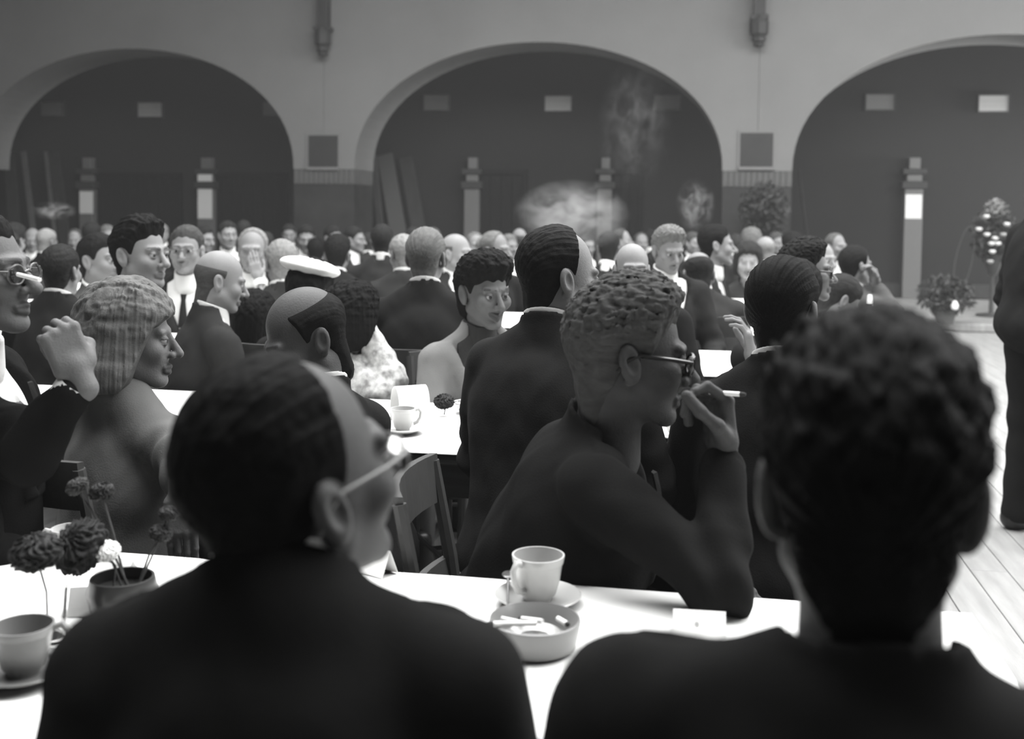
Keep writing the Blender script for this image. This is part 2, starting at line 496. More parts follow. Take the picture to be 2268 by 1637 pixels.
# ------------------------------------------------------------------ smooth solids: fields meshed with surface nets
f32 = np.float32
def smin(a, b, k):
    h = np.clip(0.5 + 0.5 * (b - a) / k, 0, 1)
    return b + (a - b) * h - k * h * (1 - h)
def smax(a, b, k): return -smin(-a, -b, k)
def sph(x, y, z, r): return np.sqrt(x * x + y * y + z * z) - r
def ell(x, y, z, a, b, c):
    k0 = np.sqrt((x / a) ** 2 + (y / b) ** 2 + (z / c) ** 2)
    k1 = np.sqrt((x / a / a) ** 2 + (y / b / b) ** 2 + (z / c / c) ** 2) + 1e-6
    return k0 * (k0 - 1) / k1
def seg(x, y, z, a, b, r0, r1):
    a = np.asarray(a, f32); b = np.asarray(b, f32); d = b - a; L = float(d @ d) + 1e-9
    px, py, pz = x - a[0], y - a[1], z - a[2]
    t = np.clip((px * d[0] + py * d[1] + pz * d[2]) / L, 0, 1)
    return np.sqrt((px - t * d[0]) ** 2 + (py - t * d[1]) ** 2 + (pz - t * d[2]) ** 2) - (r0 + (r1 - r0) * t)
def wob(x, y, z, f, s=0.0):
    return (np.sin(f * x + 1.3 * np.sin(f * .7 * y + s) + s) * np.sin(f * .9 * y + 1.1 * np.sin(f * .8 * z + 2 * s)) +
            .6 * np.sin(f * 1.7 * z + 1.5 * np.sin(f * 1.1 * x + s) + 3 * s) * np.sin(f * 1.3 * x + .7 * s))

EDG = [(0, 1), (2, 3), (4, 5), (6, 7), (0, 2), (1, 3), (4, 6), (5, 7), (0, 4), (1, 5), (2, 6), (3, 7)]
def mesh_field(fn, lo, hi, h):
    lo = np.asarray(lo, f32); n = np.maximum(np.ceil((np.asarray(hi) - lo) / h).astype(int) + 1, 4)
    x = (lo[0] + h * np.arange(n[0], dtype=f32))[:, None, None]
    y = (lo[1] + h * np.arange(n[1], dtype=f32))[None, :, None]
    z = (lo[2] + h * np.arange(n[2], dtype=f32))[None, None, :]
    D = np.broadcast_to(fn(x, y, z), n).astype(f32).copy()
    for ax in range(3):                     # close the solid at the box
        s = [slice(None)] * 3
        for e in (0, -1):
            s[ax] = e; D[tuple(s)] = np.maximum(D[tuple(s)], h * .3)
    S = D < 0
    nx, ny, nz = n - 1
    c = [(i, j, k) for i in (0, 1) for j in (0, 1) for k in (0, 1)]
    cnt = sum(S[i:i + nx, j:j + ny, k:k + nz].astype(np.int8) for i, j, k in c)
    I = np.argwhere((cnt > 0) & (cnt < 8))
    if not len(I): return np.zeros((0, 3), f32), np.zeros((0, 4), np.int32)
    vals = np.stack([D[I[:, 0] + i, I[:, 1] + j, I[:, 2] + k] for i, j, k in c], 1)
    acc = np.zeros((len(I), 3), f32); w = np.zeros(len(I), f32); ca = np.array(c, f32)
    for a, b in EDG:
        va, vb = vals[:, a], vals[:, b]
        m = (va < 0) != (vb < 0)
        t = np.where(m, va / (va - vb + 1e-12), 0)[:, None]
        acc += np.where(m[:, None], ca[a] + (ca[b] - ca[a]) * t, 0); w += m
    V = lo + (I + acc / w[:, None]) * h
    idx = -np.ones(n - 1, np.int64); idx[I[:, 0], I[:, 1], I[:, 2]] = np.arange(len(I))
    Q = []
    for ax in range(3):
        u, v_ = [(1, 2), (2, 0), (0, 1)][ax]
        sa = [slice(1, -1)] * 3; sa[ax] = slice(0, -1); sb = list(sa); sb[ax] = slice(1, None)
        A, B = S[tuple(sa)], S[tuple(sb)]
        E = np.argwhere(A != B)
        if not len(E): continue
        off = np.ones(3, int); off[ax] = 0
        E = E + off
        fl = S[E[:, 0], E[:, 1], E[:, 2]]
        def g(du, dv):
            e = E.copy(); e[:, u] -= du; e[:, v_] -= dv
            return idx[e[:, 0], e[:, 1], e[:, 2]]
        q = np.stack([g(1, 1), g(0, 1), g(0, 0), g(1, 0)], 1)
        q[~fl] = q[~fl][:, ::-1]
        Q.append(q)
    Q = np.concatenate(Q)
    return V, Q[(Q >= 0).all(1)]

def xf(V, M):
    M = np.array(M, f32); return V @ M[:3, :3].T + M[:3, 3]

# ------------------------------------------------------------------ heads
def cranium(x, y, z): return ell(x, y - .014, z - .040, .0755, .095, .086)
def head_field(x, y, z, nb, P):
    fem = P.get('fem', 0); jow = P.get('jowl', 0.0); ns = P.get('nose', 1.0)
    ax = np.abs(x)
    d = cranium(x, y, z)
    d = smin(d, ell(x, y + .030, z + .030, .0605 + .004 * jow, .066, .080), .03)
    d = smin(d, seg(ax, y, z, (.048, -.002, -.052), (.016, -.072, -.097), .022 + .008 * jow, .017), .02)
    d = smin(d, sph(x, y + .080, z + .098, .0185 - .002 * fem), .014)
    sm = P.get('smile', 0)
    d = smin(d, sph(ax - .043, y + .063 + .004 * sm, z + .022 - .002 * sm, .022 + .003 * sm), .02)
    d = smin(d, seg(ax, y, z, (.008, -.090 + .004 * fem, .024), (.044, -.078 + .003 * fem, .025), .0110 - .003 * fem, .009), .014)
    d = smax(d, -sph(ax - .031, y + .108, z - .003, .0215), .012)
    eye = sph(ax - .031, y + .0815, z - .003, .0145)
    d = smin(d, np.maximum(eye, .0042 - np.abs(z - .0028)), .004)
    d = smin(d, seg(x, y, z, (0, -.093, .010), (0, -.113 - .006 * ns, -.030), .007, .0125 * (.6 + .4 * ns)), .010)
    d = smin(d, sph(ax - .0115, y + .103, z + .034, .0092), .006)
    d = smin(d, seg(ax, y, z, (0, -.0975, -.0625), (.021 + .005 * sm, -.0885 + .004 * sm, -.0645 + .009 * sm), .0075, .005), .006)
    d = smin(d, seg(ax, y, z, (0, -.0955, -.0755), (.017 + .005 * sm, -.0885 + .004 * sm, -.0725 + .010 * sm), .008, .005), .006)
    d = smax(d, -seg(ax, y, z, (0, -.1065, -.0690), (.022 + .006 * sm, -.0945 + .006 * sm, -.0675 + .011 * sm), .0028 + .0012 * sm, .002), .003)
    e = ell(ax - .0785 - .15 * (y - .014), y - .016 - .25 * z, z + .004, .0105, .020, .034)
    e = smax(e, -ell(ax - .0905, y - .013 - .25 * z, z + .001, .010, .0115, .021), .004)
    d = smin(d, e, .005)
    d = smin(d, sph(ax - .072, y - .012, z + .034, .0075), .005)
    d = smin(d, seg(x, y, z, (0, .026, -.045), nb, .053 - .009 * fem, .060 - .008 * fem), .022)
    return d

HS = dict(  # hair line as (y, z) pairs, thickness, noise
    short=dict(l=((-.12, .12), (-.088, .082), (-.06, .068), (-.035, .045), (-.022, .0), (.0, -.004), (.022, -.012), (.034, -.05), (.06, -.078), (.12, -.078)), t=.012, a=.0022, fr=150),
    slick=dict(l=((-.12, .13), (-.088, .088), (-.06, .072), (-.035, .05), (-.022, .0), (.0, .0), (.022, -.012), (.034, -.05), (.06, -.076), (.12, -.076)), t=.011, a=.0012, fr=60, str=1.4),
    quiff=dict(l=((-.12, .12), (-.088, .085), (-.06, .066), (-.035, .045), (-.02, .0), (.0, -.002), (.022, -.012), (.034, -.05), (.06, -.078), (.12, -.078)), t=.016, a=.0060, fr=85, top=.018, str=2.2),
    curly=dict(l=((-.12, .11), (-.088, .080), (-.06, .066), (-.035, .045), (-.02, .0), (.0, -.004), (.022, -.012), (.034, -.05), (.06, -.076), (.12, -.076)), t=.015, a=.0060, fr=240, top=.020, str=.3),
    recede=dict(l=((-.12, .17), (-.07, .135), (-.035, .112), (-.028, .05), (-.020, .0), (.0, -.002), (.022, -.012), (.034, -.05), (.06, -.078), (.12, -.078)), t=.011, a=.0022, fr=95),
    thin=dict(l=((-.12, .19), (-.06, .16), (-.016, .126), (-.013, .07), (-.012, .0), (.0, -.002), (.022, -.012), (.034, -.05), (.06, -.078), (.12, -.078)), t=.010, a=.002, fr=120),
    horseshoe=dict(l=((-.12, .17), (-.05, .12), (-.025, .055), (-.018, .0), (.0, -.004), (.022, -.012), (.034, -.05), (.06, -.078), (.12, -.078)), t=.010, a=.002, fr=95, cap=.082),
    fringe=dict(l=((-.12, .17), (-.05, .12), (-.012, .05), (-.008, .0), (.01, -.004), (.022, -.012), (.034, -.05), (.06, -.078), (.12, -.078)), t=.006, a=.001, fr=95, cap=.050),
    wavy=dict(l=((-.12, .09), (-.088, .070), (-.06, .060), (-.04, .03), (-.03, -.01), (.0, -.05), (.03, -.09), (.12, -.11)), t=.024, a=.005, fr=120, top=.012, long=.5),
    bob=dict(l=((-.13, .055), (-.085, .048), (-.062, .03), (-.04, -.03), (-.02, -.09), (.0, -.125), (.12, -.135)), t=.026, a=.0060, fr=75, top=.0, long=1.0, str=1.5),
    rolls=dict(l=((-.12, .085), (-.09, .060), (-.06, .052), (-.035, .036), (-.022, .0), (.0, -.01), (.03, -.06), (.07, -.10), (.12, -.115)), t=.024, a=.007, fr=115, top=.022),
    updo=dict(l=((-.12, .085), (-.085, .072), (-.06, .060), (-.04, .02), (-.02, -.01), (.02, -.03), (.05, -.07), (.12, -.08)), t=.02, a=.005, fr=70, top=.02))
def hair_field(x, y, z, st, seed):
    s = HS[st]
    lg = s.get('long', 0)
    d = cranium(x, y, z)
    d = smin(d, seg(x, y, z, (0, .026, -.03), (0, .032, -.11), .054, .055), .02)
    if lg > .8: d = smin(d, ell(x, y - .032, z + .085, .098, .082, .045), .025)
    if lg: d = smin(d, ell(x, y - .028, z + .035, .070 + .014 * lg, .074 + .008 * lg, .070 + .03 * lg), .03)
    t = s['t'] + s.get('top', 0) * np.clip((z - .06) / .06, 0, 1) * np.clip((.08 - y) / .12, 0, 1)
    fr = s['fr']
    if lg: an = np.arctan2(x, y - .01); st_ = (np.sin(31 * an + 1.5 * np.sin(24 * z + seed)) + .8 * np.sin(73 * an + 2 * np.sin(17 * z + seed) + 3 * np.sin(5 * an)) + .6 * np.sin(127 * an + seed)) * np.clip(np.hypot(x, y) / .05, 0, 1) * .6
    else: an = np.arctan2(x, z + .04); st_ = .5 * np.sin(37 * an + 1.5 * np.sin(20 * y + seed) + 2 * np.sin(4 * an)) + .5 * np.sin(83 * an + 1.8 * np.sin(25 * y + seed) + 3 * np.sin(6 * an + 1)) + .4 * np.sin(149 * an + seed)
    st_ = st_ * .0010 * s.get('str', 1.0)
    up = np.clip((z + .02) / .08, .25, 1)
    t = t + s['a'] * up * (.6 * wob(x, y * .7, z, fr, seed) + .3 * wob(x, y, z, fr * 2.1, seed + 5)) + st_
    zl = np.interp(y.ravel(), [p[0] for p in s['l']], [p[1] for p in s['l']]).astype(f32).reshape(y.shape)
    g = (zl - z) * .72 + .003 * np.sin(160 * x + seed)
    if 'cap' in s: g = smax(g, (z - s['cap'] - .25 * (y - .05) * 0), .012)
    if lg > .8: g = smax(g, -ell(x, y + .10, z + .035, .062, .085, .10), .01)     # leave the face free
    # ears stay free on short cuts
    if not lg: g = smax(g, -ell(np.abs(x) - .084, y - .012, z + .006, .026, .024, .036), .010)
    w = .010 if lg else .034
    tap = np.clip(-g / w, -2.5, 1)
    return d - t * np.sign(tap) * np.abs(tap) ** .8

# ------------------------------------------------------------------ hands: palm, four fingers, thumb
def hand_mesh(spec, h, right=True):
    curl = spec.get('curl', (25, 30, 20)); spread = spec.get('spread', .0)
    fc = spec.get('fingers')                # optional curls per finger
    segs = []
    bx = (.029, .010, -.010, -.028); Ls = ((.042, .026, .021), (.046, .030, .022), (.043, .028, .021), (.034, .021, .019))
    bz = (.092, .096, .092, .084)
    for i in range(4):
        c = fc[i] if fc else curl
        p = np.array([bx[i], 0, bz[i]], float); a = 0.0
        sx = math.sin(math.radians(spread)) * (1.5 - i) / 1.5
        for k in range(3):
            a += math.radians(c[k])
            dv = np.array([sx * .5, -math.sin(a), math.cos(a)]); q = p + dv * Ls[i][k]
            segs.append((p, q, .0092 - .0009 * k - .0007 * (i == 3), .0086 - .0011 * k - .0007 * (i == 3))); p = q
    th = spec.get('thumb', ((.030, -.006, .022), (.056, -.020, .050), (.060, -.034, .080), (.056, -.042, .104)))
    lo = np.min([np.minimum(a, b) for a, b, *_ in segs] + [np.array(t) for t in th] + [np.array([-.045, -.03, -.06])], 0) - .02
    hi = np.max([np.maximum(a, b) for a, b, *_ in segs] + [np.array(t) for t in th] + [np.array([.045, .03, .0])], 0) + .02
    def fn(x, y, z):
        bxd = np.sqrt(np.maximum(np.abs(x) - .026, 0) ** 2 + np.maximum(np.abs(y) - .003, 0) ** 2 + np.maximum(np.abs(z - .050) - .034, 0) ** 2) - .0125
        d = smin(bxd, seg(x, y, z, (0, .002, -.03), (0, 0, .012), .027, .026), .02)
        d = smin(d, seg(x, y, z, th[0], th[1], .016, .0125), .012)
        for a, b in zip(th[1:-1], th[2:]): d = smin(d, seg(x, y, z, a, b, .0115, .0095), .006)
        fd = None
        for j, (a, b, r0, r1) in enumerate(segs):
            s = seg(x, y, z, a, b, r0, r1)
            if j % 3 == 0: fd = s
            else: fd = smin(fd, s, .004)
            if j % 3 == 2:                      # finger finished: weld it to the palm only
                d = smin(d, fd, .004)
        for i in range(4): d = smin(d, sph(x - bx[i], y - .004, z - bz[i] + .004, .0105), .006)
        return d
    V, Q = mesh_field(fn, lo, hi, h)
    if not right: V = V * np.array([-1, 1, 1], f32); Q = Q[:, ::-1]
    return V, Q

def frame_from(z, n):       # rotation with local z along the fingers and local -y along the palm normal
    z = Vector(z).normalized(); n = Vector(n); n = (n - z * n.dot(z)).normalized()
    y = -n; x = y.cross(z)
    return Matrix((x, y, z)).transposed().to_4x4()

def uv_ball(c, r, n=12, m=8):
    V = []; Q = []
    for j in range(m + 1):
        p = math.pi * (j + .001) / (m + .002)
        for i in range(n):
            a = 2 * math.pi * i / n
            V.append((c[0] + r * math.sin(p) * math.cos(a), c[1] - r * math.cos(p), c[2] + r * math.sin(p) * math.sin(a)))
    for j in range(m):
        for i in range(n):
            k = (i + 1) % n; Q.append((j * n + i, j * n + k, j * n + n + k, j * n + n + i))
    return np.array(V, f32), np.array(Q, np.int32)

# ------------------------------------------------------------------ lower bodies (seated), made once
def legs_fields():
    def trousers(x, y, z):
        ax = np.abs(x)
        d = ell(x, y - .02, z - .54, .17, .15, .11)
        d = smin(d, seg(ax, y, z, (.085, .0, .535), (.115, -.40, .525), .088, .070), .05)
        d = smin(d, seg(ax, y, z, (.115, -.40, .52), (.120, -.36, .10), .066, .056), .03)
        return d + .003 * wob(x, y, z, 38, 1.0)
    def skirt(x, y, z):
        d = ell(x, y - .02, z - .54, .18, .16, .12)
        d = smin(d, seg(np.abs(x), y, z, (.06, .0, .535), (.06, -.40, .515), .105, .095), .07)
        d = smin(d, ell(x, y + .40, z - .40, .15, .09, .16), .05)
        return d + .003 * wob(x, y, z, 34, 2.0)
    t = mesh_field(trousers, (-.25, -.52, .05), (.25, .22, .70), .016)
    s = mesh_field(skirt, (-.28, -.56, .20), (.28, .22, .70), .016)
    def shoe(x, y, z):
        d = smin(seg(x, y, z, (0, .05, .045), (0, -.13, .032), .042, .036), seg(x, y, z, (0, .04, .05), (0, .03, .13), .043, .046), .03)
        return np.maximum(d, .002 - z)
    sh = mesh_field(shoe, (-.07, -.20, -.005), (.07, .12, .2), .009)
    return t, s, sh
TROU, SKIRT, SHOE = legs_fields()
LEGCACHE = {}
def shared(key, name, VQ, m, parent, cols=None):
    if key in LEGCACHE: return link(bpy.data.objects.new(name, LEGCACHE[key]), parent)
    o = npmesh(name, VQ[0], VQ[1], m, parent, cols=cols); LEGCACHE[key] = o.data; return o

PEOPLE = []
EYE = mat('eyeball', 0.3, 0.35, spec=0.3, attr=True)
def person(label, px, py, hh, face, body=None, pitch=0, roll=0, hair='short', ht=.03, coat=.03, skin=.42, s=1.0, d=None,
           lean=.06, front='suit', shirt=.58, tie=.03, arms=None, fem=0, jowl=0., nose=1., smile=0, glasses=0, hat=None,
           build=1.0, cat='person', group=None, seed=None, standing=False, wide=1.0, collar=True, chair=False, pant=None, side=0.0, tall=0.0, stool=False, neck=None, tilt=0.0, coatmat=None):
    """hh: height of the head in the photograph, crown to chin; face/body: 0 towards us, 90 to the right, 180 away"""
    if d is None: d = F * .243 * s / hh
    seed = len(PEOPLE) * 1.7 if seed is None else seed
    hp = at(px, py, d)                        # ear level, middle of the head
    if body is None: body = face
    yawb = math.radians(body + YAW); yawh = math.radians(face - body)
    Rb = Matrix.Rotation(yawb, 4, 'Z')
    lo = Vector((side, -lean, 0))
    base = hp - Rb.to_3x3() @ lo
    root = empty('person', (base.x, base.y, 0), yawb, label=label, cat=cat, group=group or 'guests at the tables')
    hz = hp.z
    MI = (Matrix.Translation((base.x, base.y, 0)) @ Rb).inverted()
    # landmarks in the person's own frame, facing -y
    H = Matrix.Translation((side, -lean, hz)) @ Matrix.Rotation(yawh, 4, 'Z') @ Matrix.Rotation(math.radians(pitch), 4, 'X') @ Matrix.Rotation(math.radians(roll), 4, 'Y') @ Matrix.Scale(s, 4)
    zs = hz - .195 * s + tall                 # shoulder level
    sit = .53 if not standing else .90
    C7 = Vector((side * .8, -lean * .88 + .040, hz - .118 * s + (tall * .8 if neck is None else neck)))
    hl = max(.0028, d * .00085)
    # --- head
    N0 = H @ Vector((0, .026, -.045)); N1 = C7 + Vector((0, -.022, -.07))
    nax = (N0 - N1).normalized(); nbk = (Vector((0, 1, 0)) - nax * nax.y).normalized()
    nb = H.inverted() @ N1
    PP = dict(fem=fem, jowl=jowl, nose=nose, smile=smile)
    V, Q = mesh_field(lambda x, y, z: head_field(x, y, z, tuple(nb), PP), (-.105, -.14, min(nb.z, -.13) - .05), (.105, .125, .14), hl)
    x, y, z = np.abs(V[:, 0]), V[:, 1], V[:, 2]
    skin = skin * .40
    c = np.full(len(V), skin, f32)
    lips = (np.minimum(seg(x, y, z, (0, -.0975, -.0625), (.021 + .005 * smile, -.0885, -.0645 + .009 * smile), .0075, .005), seg(x, y, z, (0, -.0955, -.0745), (.017 + .005 * smile, -.0885, -.0725 + .010 * smile), .008, .005)) < .002) & (y < -.085)
    c[lips] *= .55 if fem else .75
    br = np.minimum(seg(x, y, z, (.013, -.100, .0265), (.030, -.095, .0315), .0035, .003), seg(x, y, z, (.030, -.095, .0315), (.047, -.080, .0285), .003, .002)) < .003
    c[br] = c[br] * .3 + ht * .7
    c[(sph(x - .031, y + .0815, z - .003, .0145) < .003)] *= .82
    parts = [(xf(V, H), Q, c)]
    # --- arms
    A = {}
    for sd, sx in (('L', 1), ('R', -1)):       # facing -y, the left arm is at +x
        sh = Vector((sx * .178 * wide + side * .5, -lean * .74 + .012, zs - .045 + sx * tilt))
        el = Vector((sx * .245 * wide, -lean * .6 - .05, zs - .31)); wr = Vector((sx * .11, -.34, .635 if not standing else zs - .45))
        hs = dict(curl=(20, 25, 15)); pn = Vector((0, 0, -1)); fd = None
        if standing: el = Vector((sx * .25, .02, zs - .32)); wr = Vector((sx * .25, -.08, zs - .57)); pn = Vector((-sx, 0, 0))
        if arms and sd in arms:
            a = arms[sd]
            el = MI @ Vector(a[0]); wr = MI @ Vector(a[1])
            hs = a[2] if len(a) > 2 else hs
            R3 = Rb.to_3x3().inverted()
            if 'palm' in hs: pn = R3 @ Vector(hs['palm'])
            if 'dir' in hs: fd = R3 @ Vector(hs['dir'])
        A[sd] = (sh, el, wr, hs, pn, fd)
        dirv = fd if fd is not None else (wr - el).normalized()
        hM = Matrix.Translation(wr + dirv.normalized() * .012) @ frame_from(dirv, pn) @ Matrix.Scale(hs.get('scale', .98 - .08 * fem), 4)
        if hs.get('show', arms is not None and sd in (arms or {})) or d < 3:
            hv, hq = hand_mesh(hs, max(.0026, d * .0009), sd == 'R')
            parts.append((xf(hv, hM), hq, np.full(len(hv), skin, f32)))
    # --- the rest of the body under the clothes, one coarse continuous surface from neck to ankles
    cc = Vector((side * .4, -lean * .58 + .01, zs - .16)); bb = Vector((0, -lean * .15, (zs - .2 + sit) / 2))
    def core(x, y, z):
        q = ell(x - cc.x, y - cc.y, z - cc.z, .145, .085, .17)
        q = smin(q, ell(x, y - bb.y, z - bb.z, .13, .09, .2), .05)
        q = smin(q, seg(x, y, z, nb_b, (cc.x, cc.y, cc.z + .05), .045, .07), .04)
        for sd in 'LR':
            sh, el, wr = A[sd][:3]
            q = smin(q, seg(x, y, z, sh, el, .042, .034), .03); q = smin(q, seg(x, y, z, el, wr, .034, .026), .015)
        if not standing:
            q = smin(q, seg(np.abs(x), y, z, (.08, .0, sit), (.115, -.38, .52), .065, .045), .04)
            q = smin(q, seg(np.abs(x), y, z, (.115, -.38, .52), (.12, -.36, .09), .045, .035), .02)
        else:
            q = smin(q, seg(np.abs(x), y, z, (.08, .0, sit), (.10, .0, .5), .07, .05), .04)
            q = smin(q, seg(np.abs(x), y, z, (.10, .0, .5), (.11, .02, .09), .05, .035), .02)
        return q
    nb_b = tuple(H @ nb)
    ext = [A[k][i] for k in 'LR' for i in (0, 1, 2)]
    blo = [min([v[i] for v in ext] + [(-.2, -.48, .04)[i]]) - .06 for i in range(3)]
    bhi = [max([v[i] for v in ext] + [(.2, .16, zs)[i]]) + .08 for i in range(3)]
    cv, cq = mesh_field(core, blo, bhi, .022 if d < 5 else .03)
    parts.append((cv, cq, np.full(len(cv), skin, f32)))
    n = 0; Vs, Qs, Cs = [], [], []
    for v_, q_, c_ in parts: Vs.append(v_); Qs.append(q_ + n); Cs.append(c_); n += len(v_)
    bodyo = npmesh('body', np.concatenate(Vs), np.concatenate(Qs), SKIN, root, cols=np.concatenate(Cs))
    if d < 7:
        for sx in (-1, 1):
            ev, eq = uv_ball((sx * .031, -.0815, .003), .0128, 16, 12)
            ec = np.full(len(ev), .30, f32); rr = np.hypot(ev[:, 0] - sx * .031, ev[:, 2] - .003)
            ec[(rr < .0078) & (ev[:, 1] < -.08)] = .012
            npmesh('eye', xf(ev, H), eq, EYE, bodyo, cols=ec)
    # --- hair
    if hair:
        hv, hq = mesh_field(lambda x, y, z: hair_field(x, y, z, hair, seed), (-.125, -.135, -.16), (.125, .16, .175), max(.0026, hl * .9))
        npmesh('hair', xf(hv, H), hq, hairm(ht), root)
    # --- clothes
    hj = min(max(.0065, d * .0024), .022)
    b = build
    V0 = zs - .26                              # bottom of the opening in front
    def torso(x, y, z):
        q = ell(x - cc.x, y - cc.y - .012, z - cc.z + .01, .185 * b, .128 * b, .215)
        q = smin(q, ell(x, y - bb.y - .01, z - bb.z, .168 * b, .138 * b, .23), .06)
        q = smin(q, ell(x, y - .02, z - sit - .03, .185 * b, .155 * b, .13), .06)
        for sx in (-1, 1):
            q = smin(q, seg(x, y, z, (C7.x, C7.y - .01, C7.z - .025), (side * .5 + sx * .150 * wide, A['L'][0].y + .005, zs - .035 + sx * tilt), .060, .058), .04)
        return q
    def neckf(x, y, z):
        dx, dy, dz = x - C7.x, y - C7.y, z - C7.z
        slope = dx * nax.x + dy * nax.y + dz * nax.z - .42 * (dx * nbk.x + dy * nbk.y + dz * nbk.z)
        return seg(x, y, z, N1, N0, .060 * s - .009 * fem, .053 * s - .009 * fem), slope
    def coatf(x, y, z):
        q = torso(x, y, z)
        for sd in 'LR':
            sh, el, wr = A[sd][:3]
            w2 = wr + (el - wr).normalized() * .035
            arm = smin(seg(x, y, z, sh, el, .068 * (.9 + .1 * b), .054), seg(x, y, z, el, w2, .054, .043), .02)
            el_d = np.sqrt((x - el.x) ** 2 + (y - el.y) ** 2 + (z - el.z) ** 2)
            dv = (wr - sh).normalized()
            arm = arm + (.0075 if d < 2.4 else .0045) * np.exp(-(el_d / .13) ** 2) * np.sin(95 * (x * dv.x + y * dv.y + z * dv.z) + 9 * (x + y) + seed) 
            q = smin(q, arm, .022)
        q = q + (.0055 if d < 2.5 else .0035) * wob(x, y, z, 21, seed) + .0015 * wob(x, y, z, 47, seed + 2)
        nkd, slope = neckf(x, y, z)
        if collar:                              # turned-down collar standing round the neck
            ring = np.maximum(np.abs(nkd - .013) - .0065, slope - .018)
            ring = np.maximum(ring, C7.z - .12 - z)
            q = smin(q, ring, .010)
        q = smax(q, -np.maximum(nkd - .008, -.055 - slope), .006)
        if front:
            wv = (np.abs(x - side * .6) - (z - V0) * .42) * .9
            wedge = np.maximum(wv, y - cc.y + .035)
            if d < 6: q = q - .006 * np.clip(1 - np.abs(wv - .024) / .024, 0, 1) ** .3 * (y < cc.y - .02) * (z > V0)
            q = smax(q, -wedge, .004)
        return q
    elo = [min([v[i] for v in ext] + [(-.26, -.2, sit - .1)[i]]) - .085 for i in range(3)]
    ehi = [max([v[i] for v in ext] + [(.26, .2, C7.z)[i]]) + .09 for i in range(3)]
    jv, jq = mesh_field(coatf, elo, ehi, hj)
    npmesh('jacket' if front == 'suit' else ('coat' if front else 'dress'), jv, jq, coatmat or wool(coat), root)
    # shirt: collar band round the neck, chest panel, cuffs
    if shirt:
        def shf(x, y, z):
            nkd, slope = neckf(x, y, z)
            ring = np.maximum(np.maximum(np.abs(nkd - .0060) - .0045, slope - .030), -.07 - slope)
            if front:
                q = torso(x, y, z) + .014
                q = np.maximum(np.maximum(q, y - cc.y + .02), np.maximum(z - C7.z + .03 - .0, np.abs(x - side * .6) - .10))
                q = np.maximum(q, V0 - .04 - z)
                ring = np.minimum(ring, q)
            return ring
        sv, sq = mesh_field(shf, (-.13 + side * .6, -.30 - lean, V0 - .06), (.13 + side, .16, C7.z + .12), max(.0028, min(hl * .85, .007)))
        if len(sv): npmesh('shirt', sv, sq, shirtm(shirt), root)
        if arms:
            for sd in arms:
                sh, el, wr, hs = A[sd][:4]
                if hs.get('cuff', 1):
                    dv = (wr - el).normalized()
                    MB().tube([wr - dv * .05, wr - dv * .02, wr - dv * .012], [.037, .0375, .034], 16).build('cuff', shirtm(shirt), root, smooth=True)
    if front == 'suit' and tie is not None and d < 9:
        zc = C7.z - .062
        yf = lambda z_: cc.y - .118 * b * math.sqrt(max(0.05, 1 - ((z_ - cc.z) / .25) ** 2)) - .002
        pts = [(side * .6, yf(zc - .04 - k * .035) - .004, zc - .04 - k * .035) for k in range(6)]
        m = MB()
        for k, p in enumerate(pts):
            w = (.017, .012, .016, .020, .024, .026)[k]
            m.v += [(p[0] - w, p[1], p[2]), (p[0], p[1] - .008, p[2]), (p[0] + w, p[1], p[2]), (p[0], p[1] + .004, p[2])]
            if k:
                a = 4 * k - 4; m.f += [(a + i, a + (i + 1) % 4, a + 4 + (i + 1) % 4, a + 4 + i) for i in range(4)]
        m.f += [(3, 2, 1, 0), (20, 21, 22, 23)]
        m.build('necktie', wool(tie), root)
    # legs and shoes
    pv = pant if pant is not None else coat
    if standing:
        def st(x, y, z):
            q = seg(np.abs(x), y, z, (.085, .02, sit), (.10, .0, .5), .10, .075)
            q = smin(q, seg(np.abs(x), y, z, (.10, .0, .5), (.11, .02, .08), .075, .07), .03)
            return q + .004 * wob(x, y, z, 25, seed)
        tv, tq = mesh_field(st, (-.25, -.2, .03), (.25, .2, sit + .12), .016)
        npmesh('trousers', tv, tq, wool(pv), root)
        fy = -.0
    else:
        shared(('t', fem, round(pv, 3)), 'skirt' if fem else 'trousers', SKIRT if fem else TROU, wool(pv), root); fy = -.36
    for sx in (-1, 1):
        o = shared('shoe', 'shoe', SHOE, LEATHER, root); o.location = (sx * .12, fy, 0)
    if fem and not standing:
        pass
    # spectacles
    if glasses:
        g = MB()
        for sx in (-1, 1):
            g.tube([H @ Vector((sx * .033 + .023 * math.cos(a) * 1.05, -.1035 - .004 * abs(math.cos(a)) * 0 + .006 * (1 if sx * math.cos(a) > .5 else 0), .0 + .019 * math.sin(a))) for a in [2 * math.pi * i / 18 for i in range(18)]], .0017 * s * (2 if glasses == 2 else 1.2), 6, closed=True)
            g.tube([H @ Vector((sx * .056, -.099, .006)), H @ Vector((sx * .072, -.06, .010)), H @ Vector((sx * .0795, .0, .012)), H @ Vector((sx * .083, .022, .002)), H @ Vector((sx * .081, .036, -.018))], .0018 * s * (2 if glasses == 2 else 1.2), 6)
        g.tube([H @ Vector((-.011, -.106, .004)), H @ Vector((0, -.109, .008)), H @ Vector((.011, -.106, .004))], .002 * s, 6)
        go = g.build('glasses', BLACKPLASTIC if glasses == 2 else mat('horn_frame', 0.12, 0.3), root, smooth=True)
        if d < 4:
            for sx in (-1, 1):
                LM = H @ Matrix.Translation((sx * .033, -.1035, 0)) @ Matrix.Rotation(math.radians(90), 4, 'X') @ Matrix.Diagonal((1.05, .82, 1, 1))
                MB().lathe([(0, -.0006), (.0225, -.0006), (.0225, .0006), (0, .0008)], 20, (0, 0, 0), LM).build('lens', GLASS, go, smooth=True)
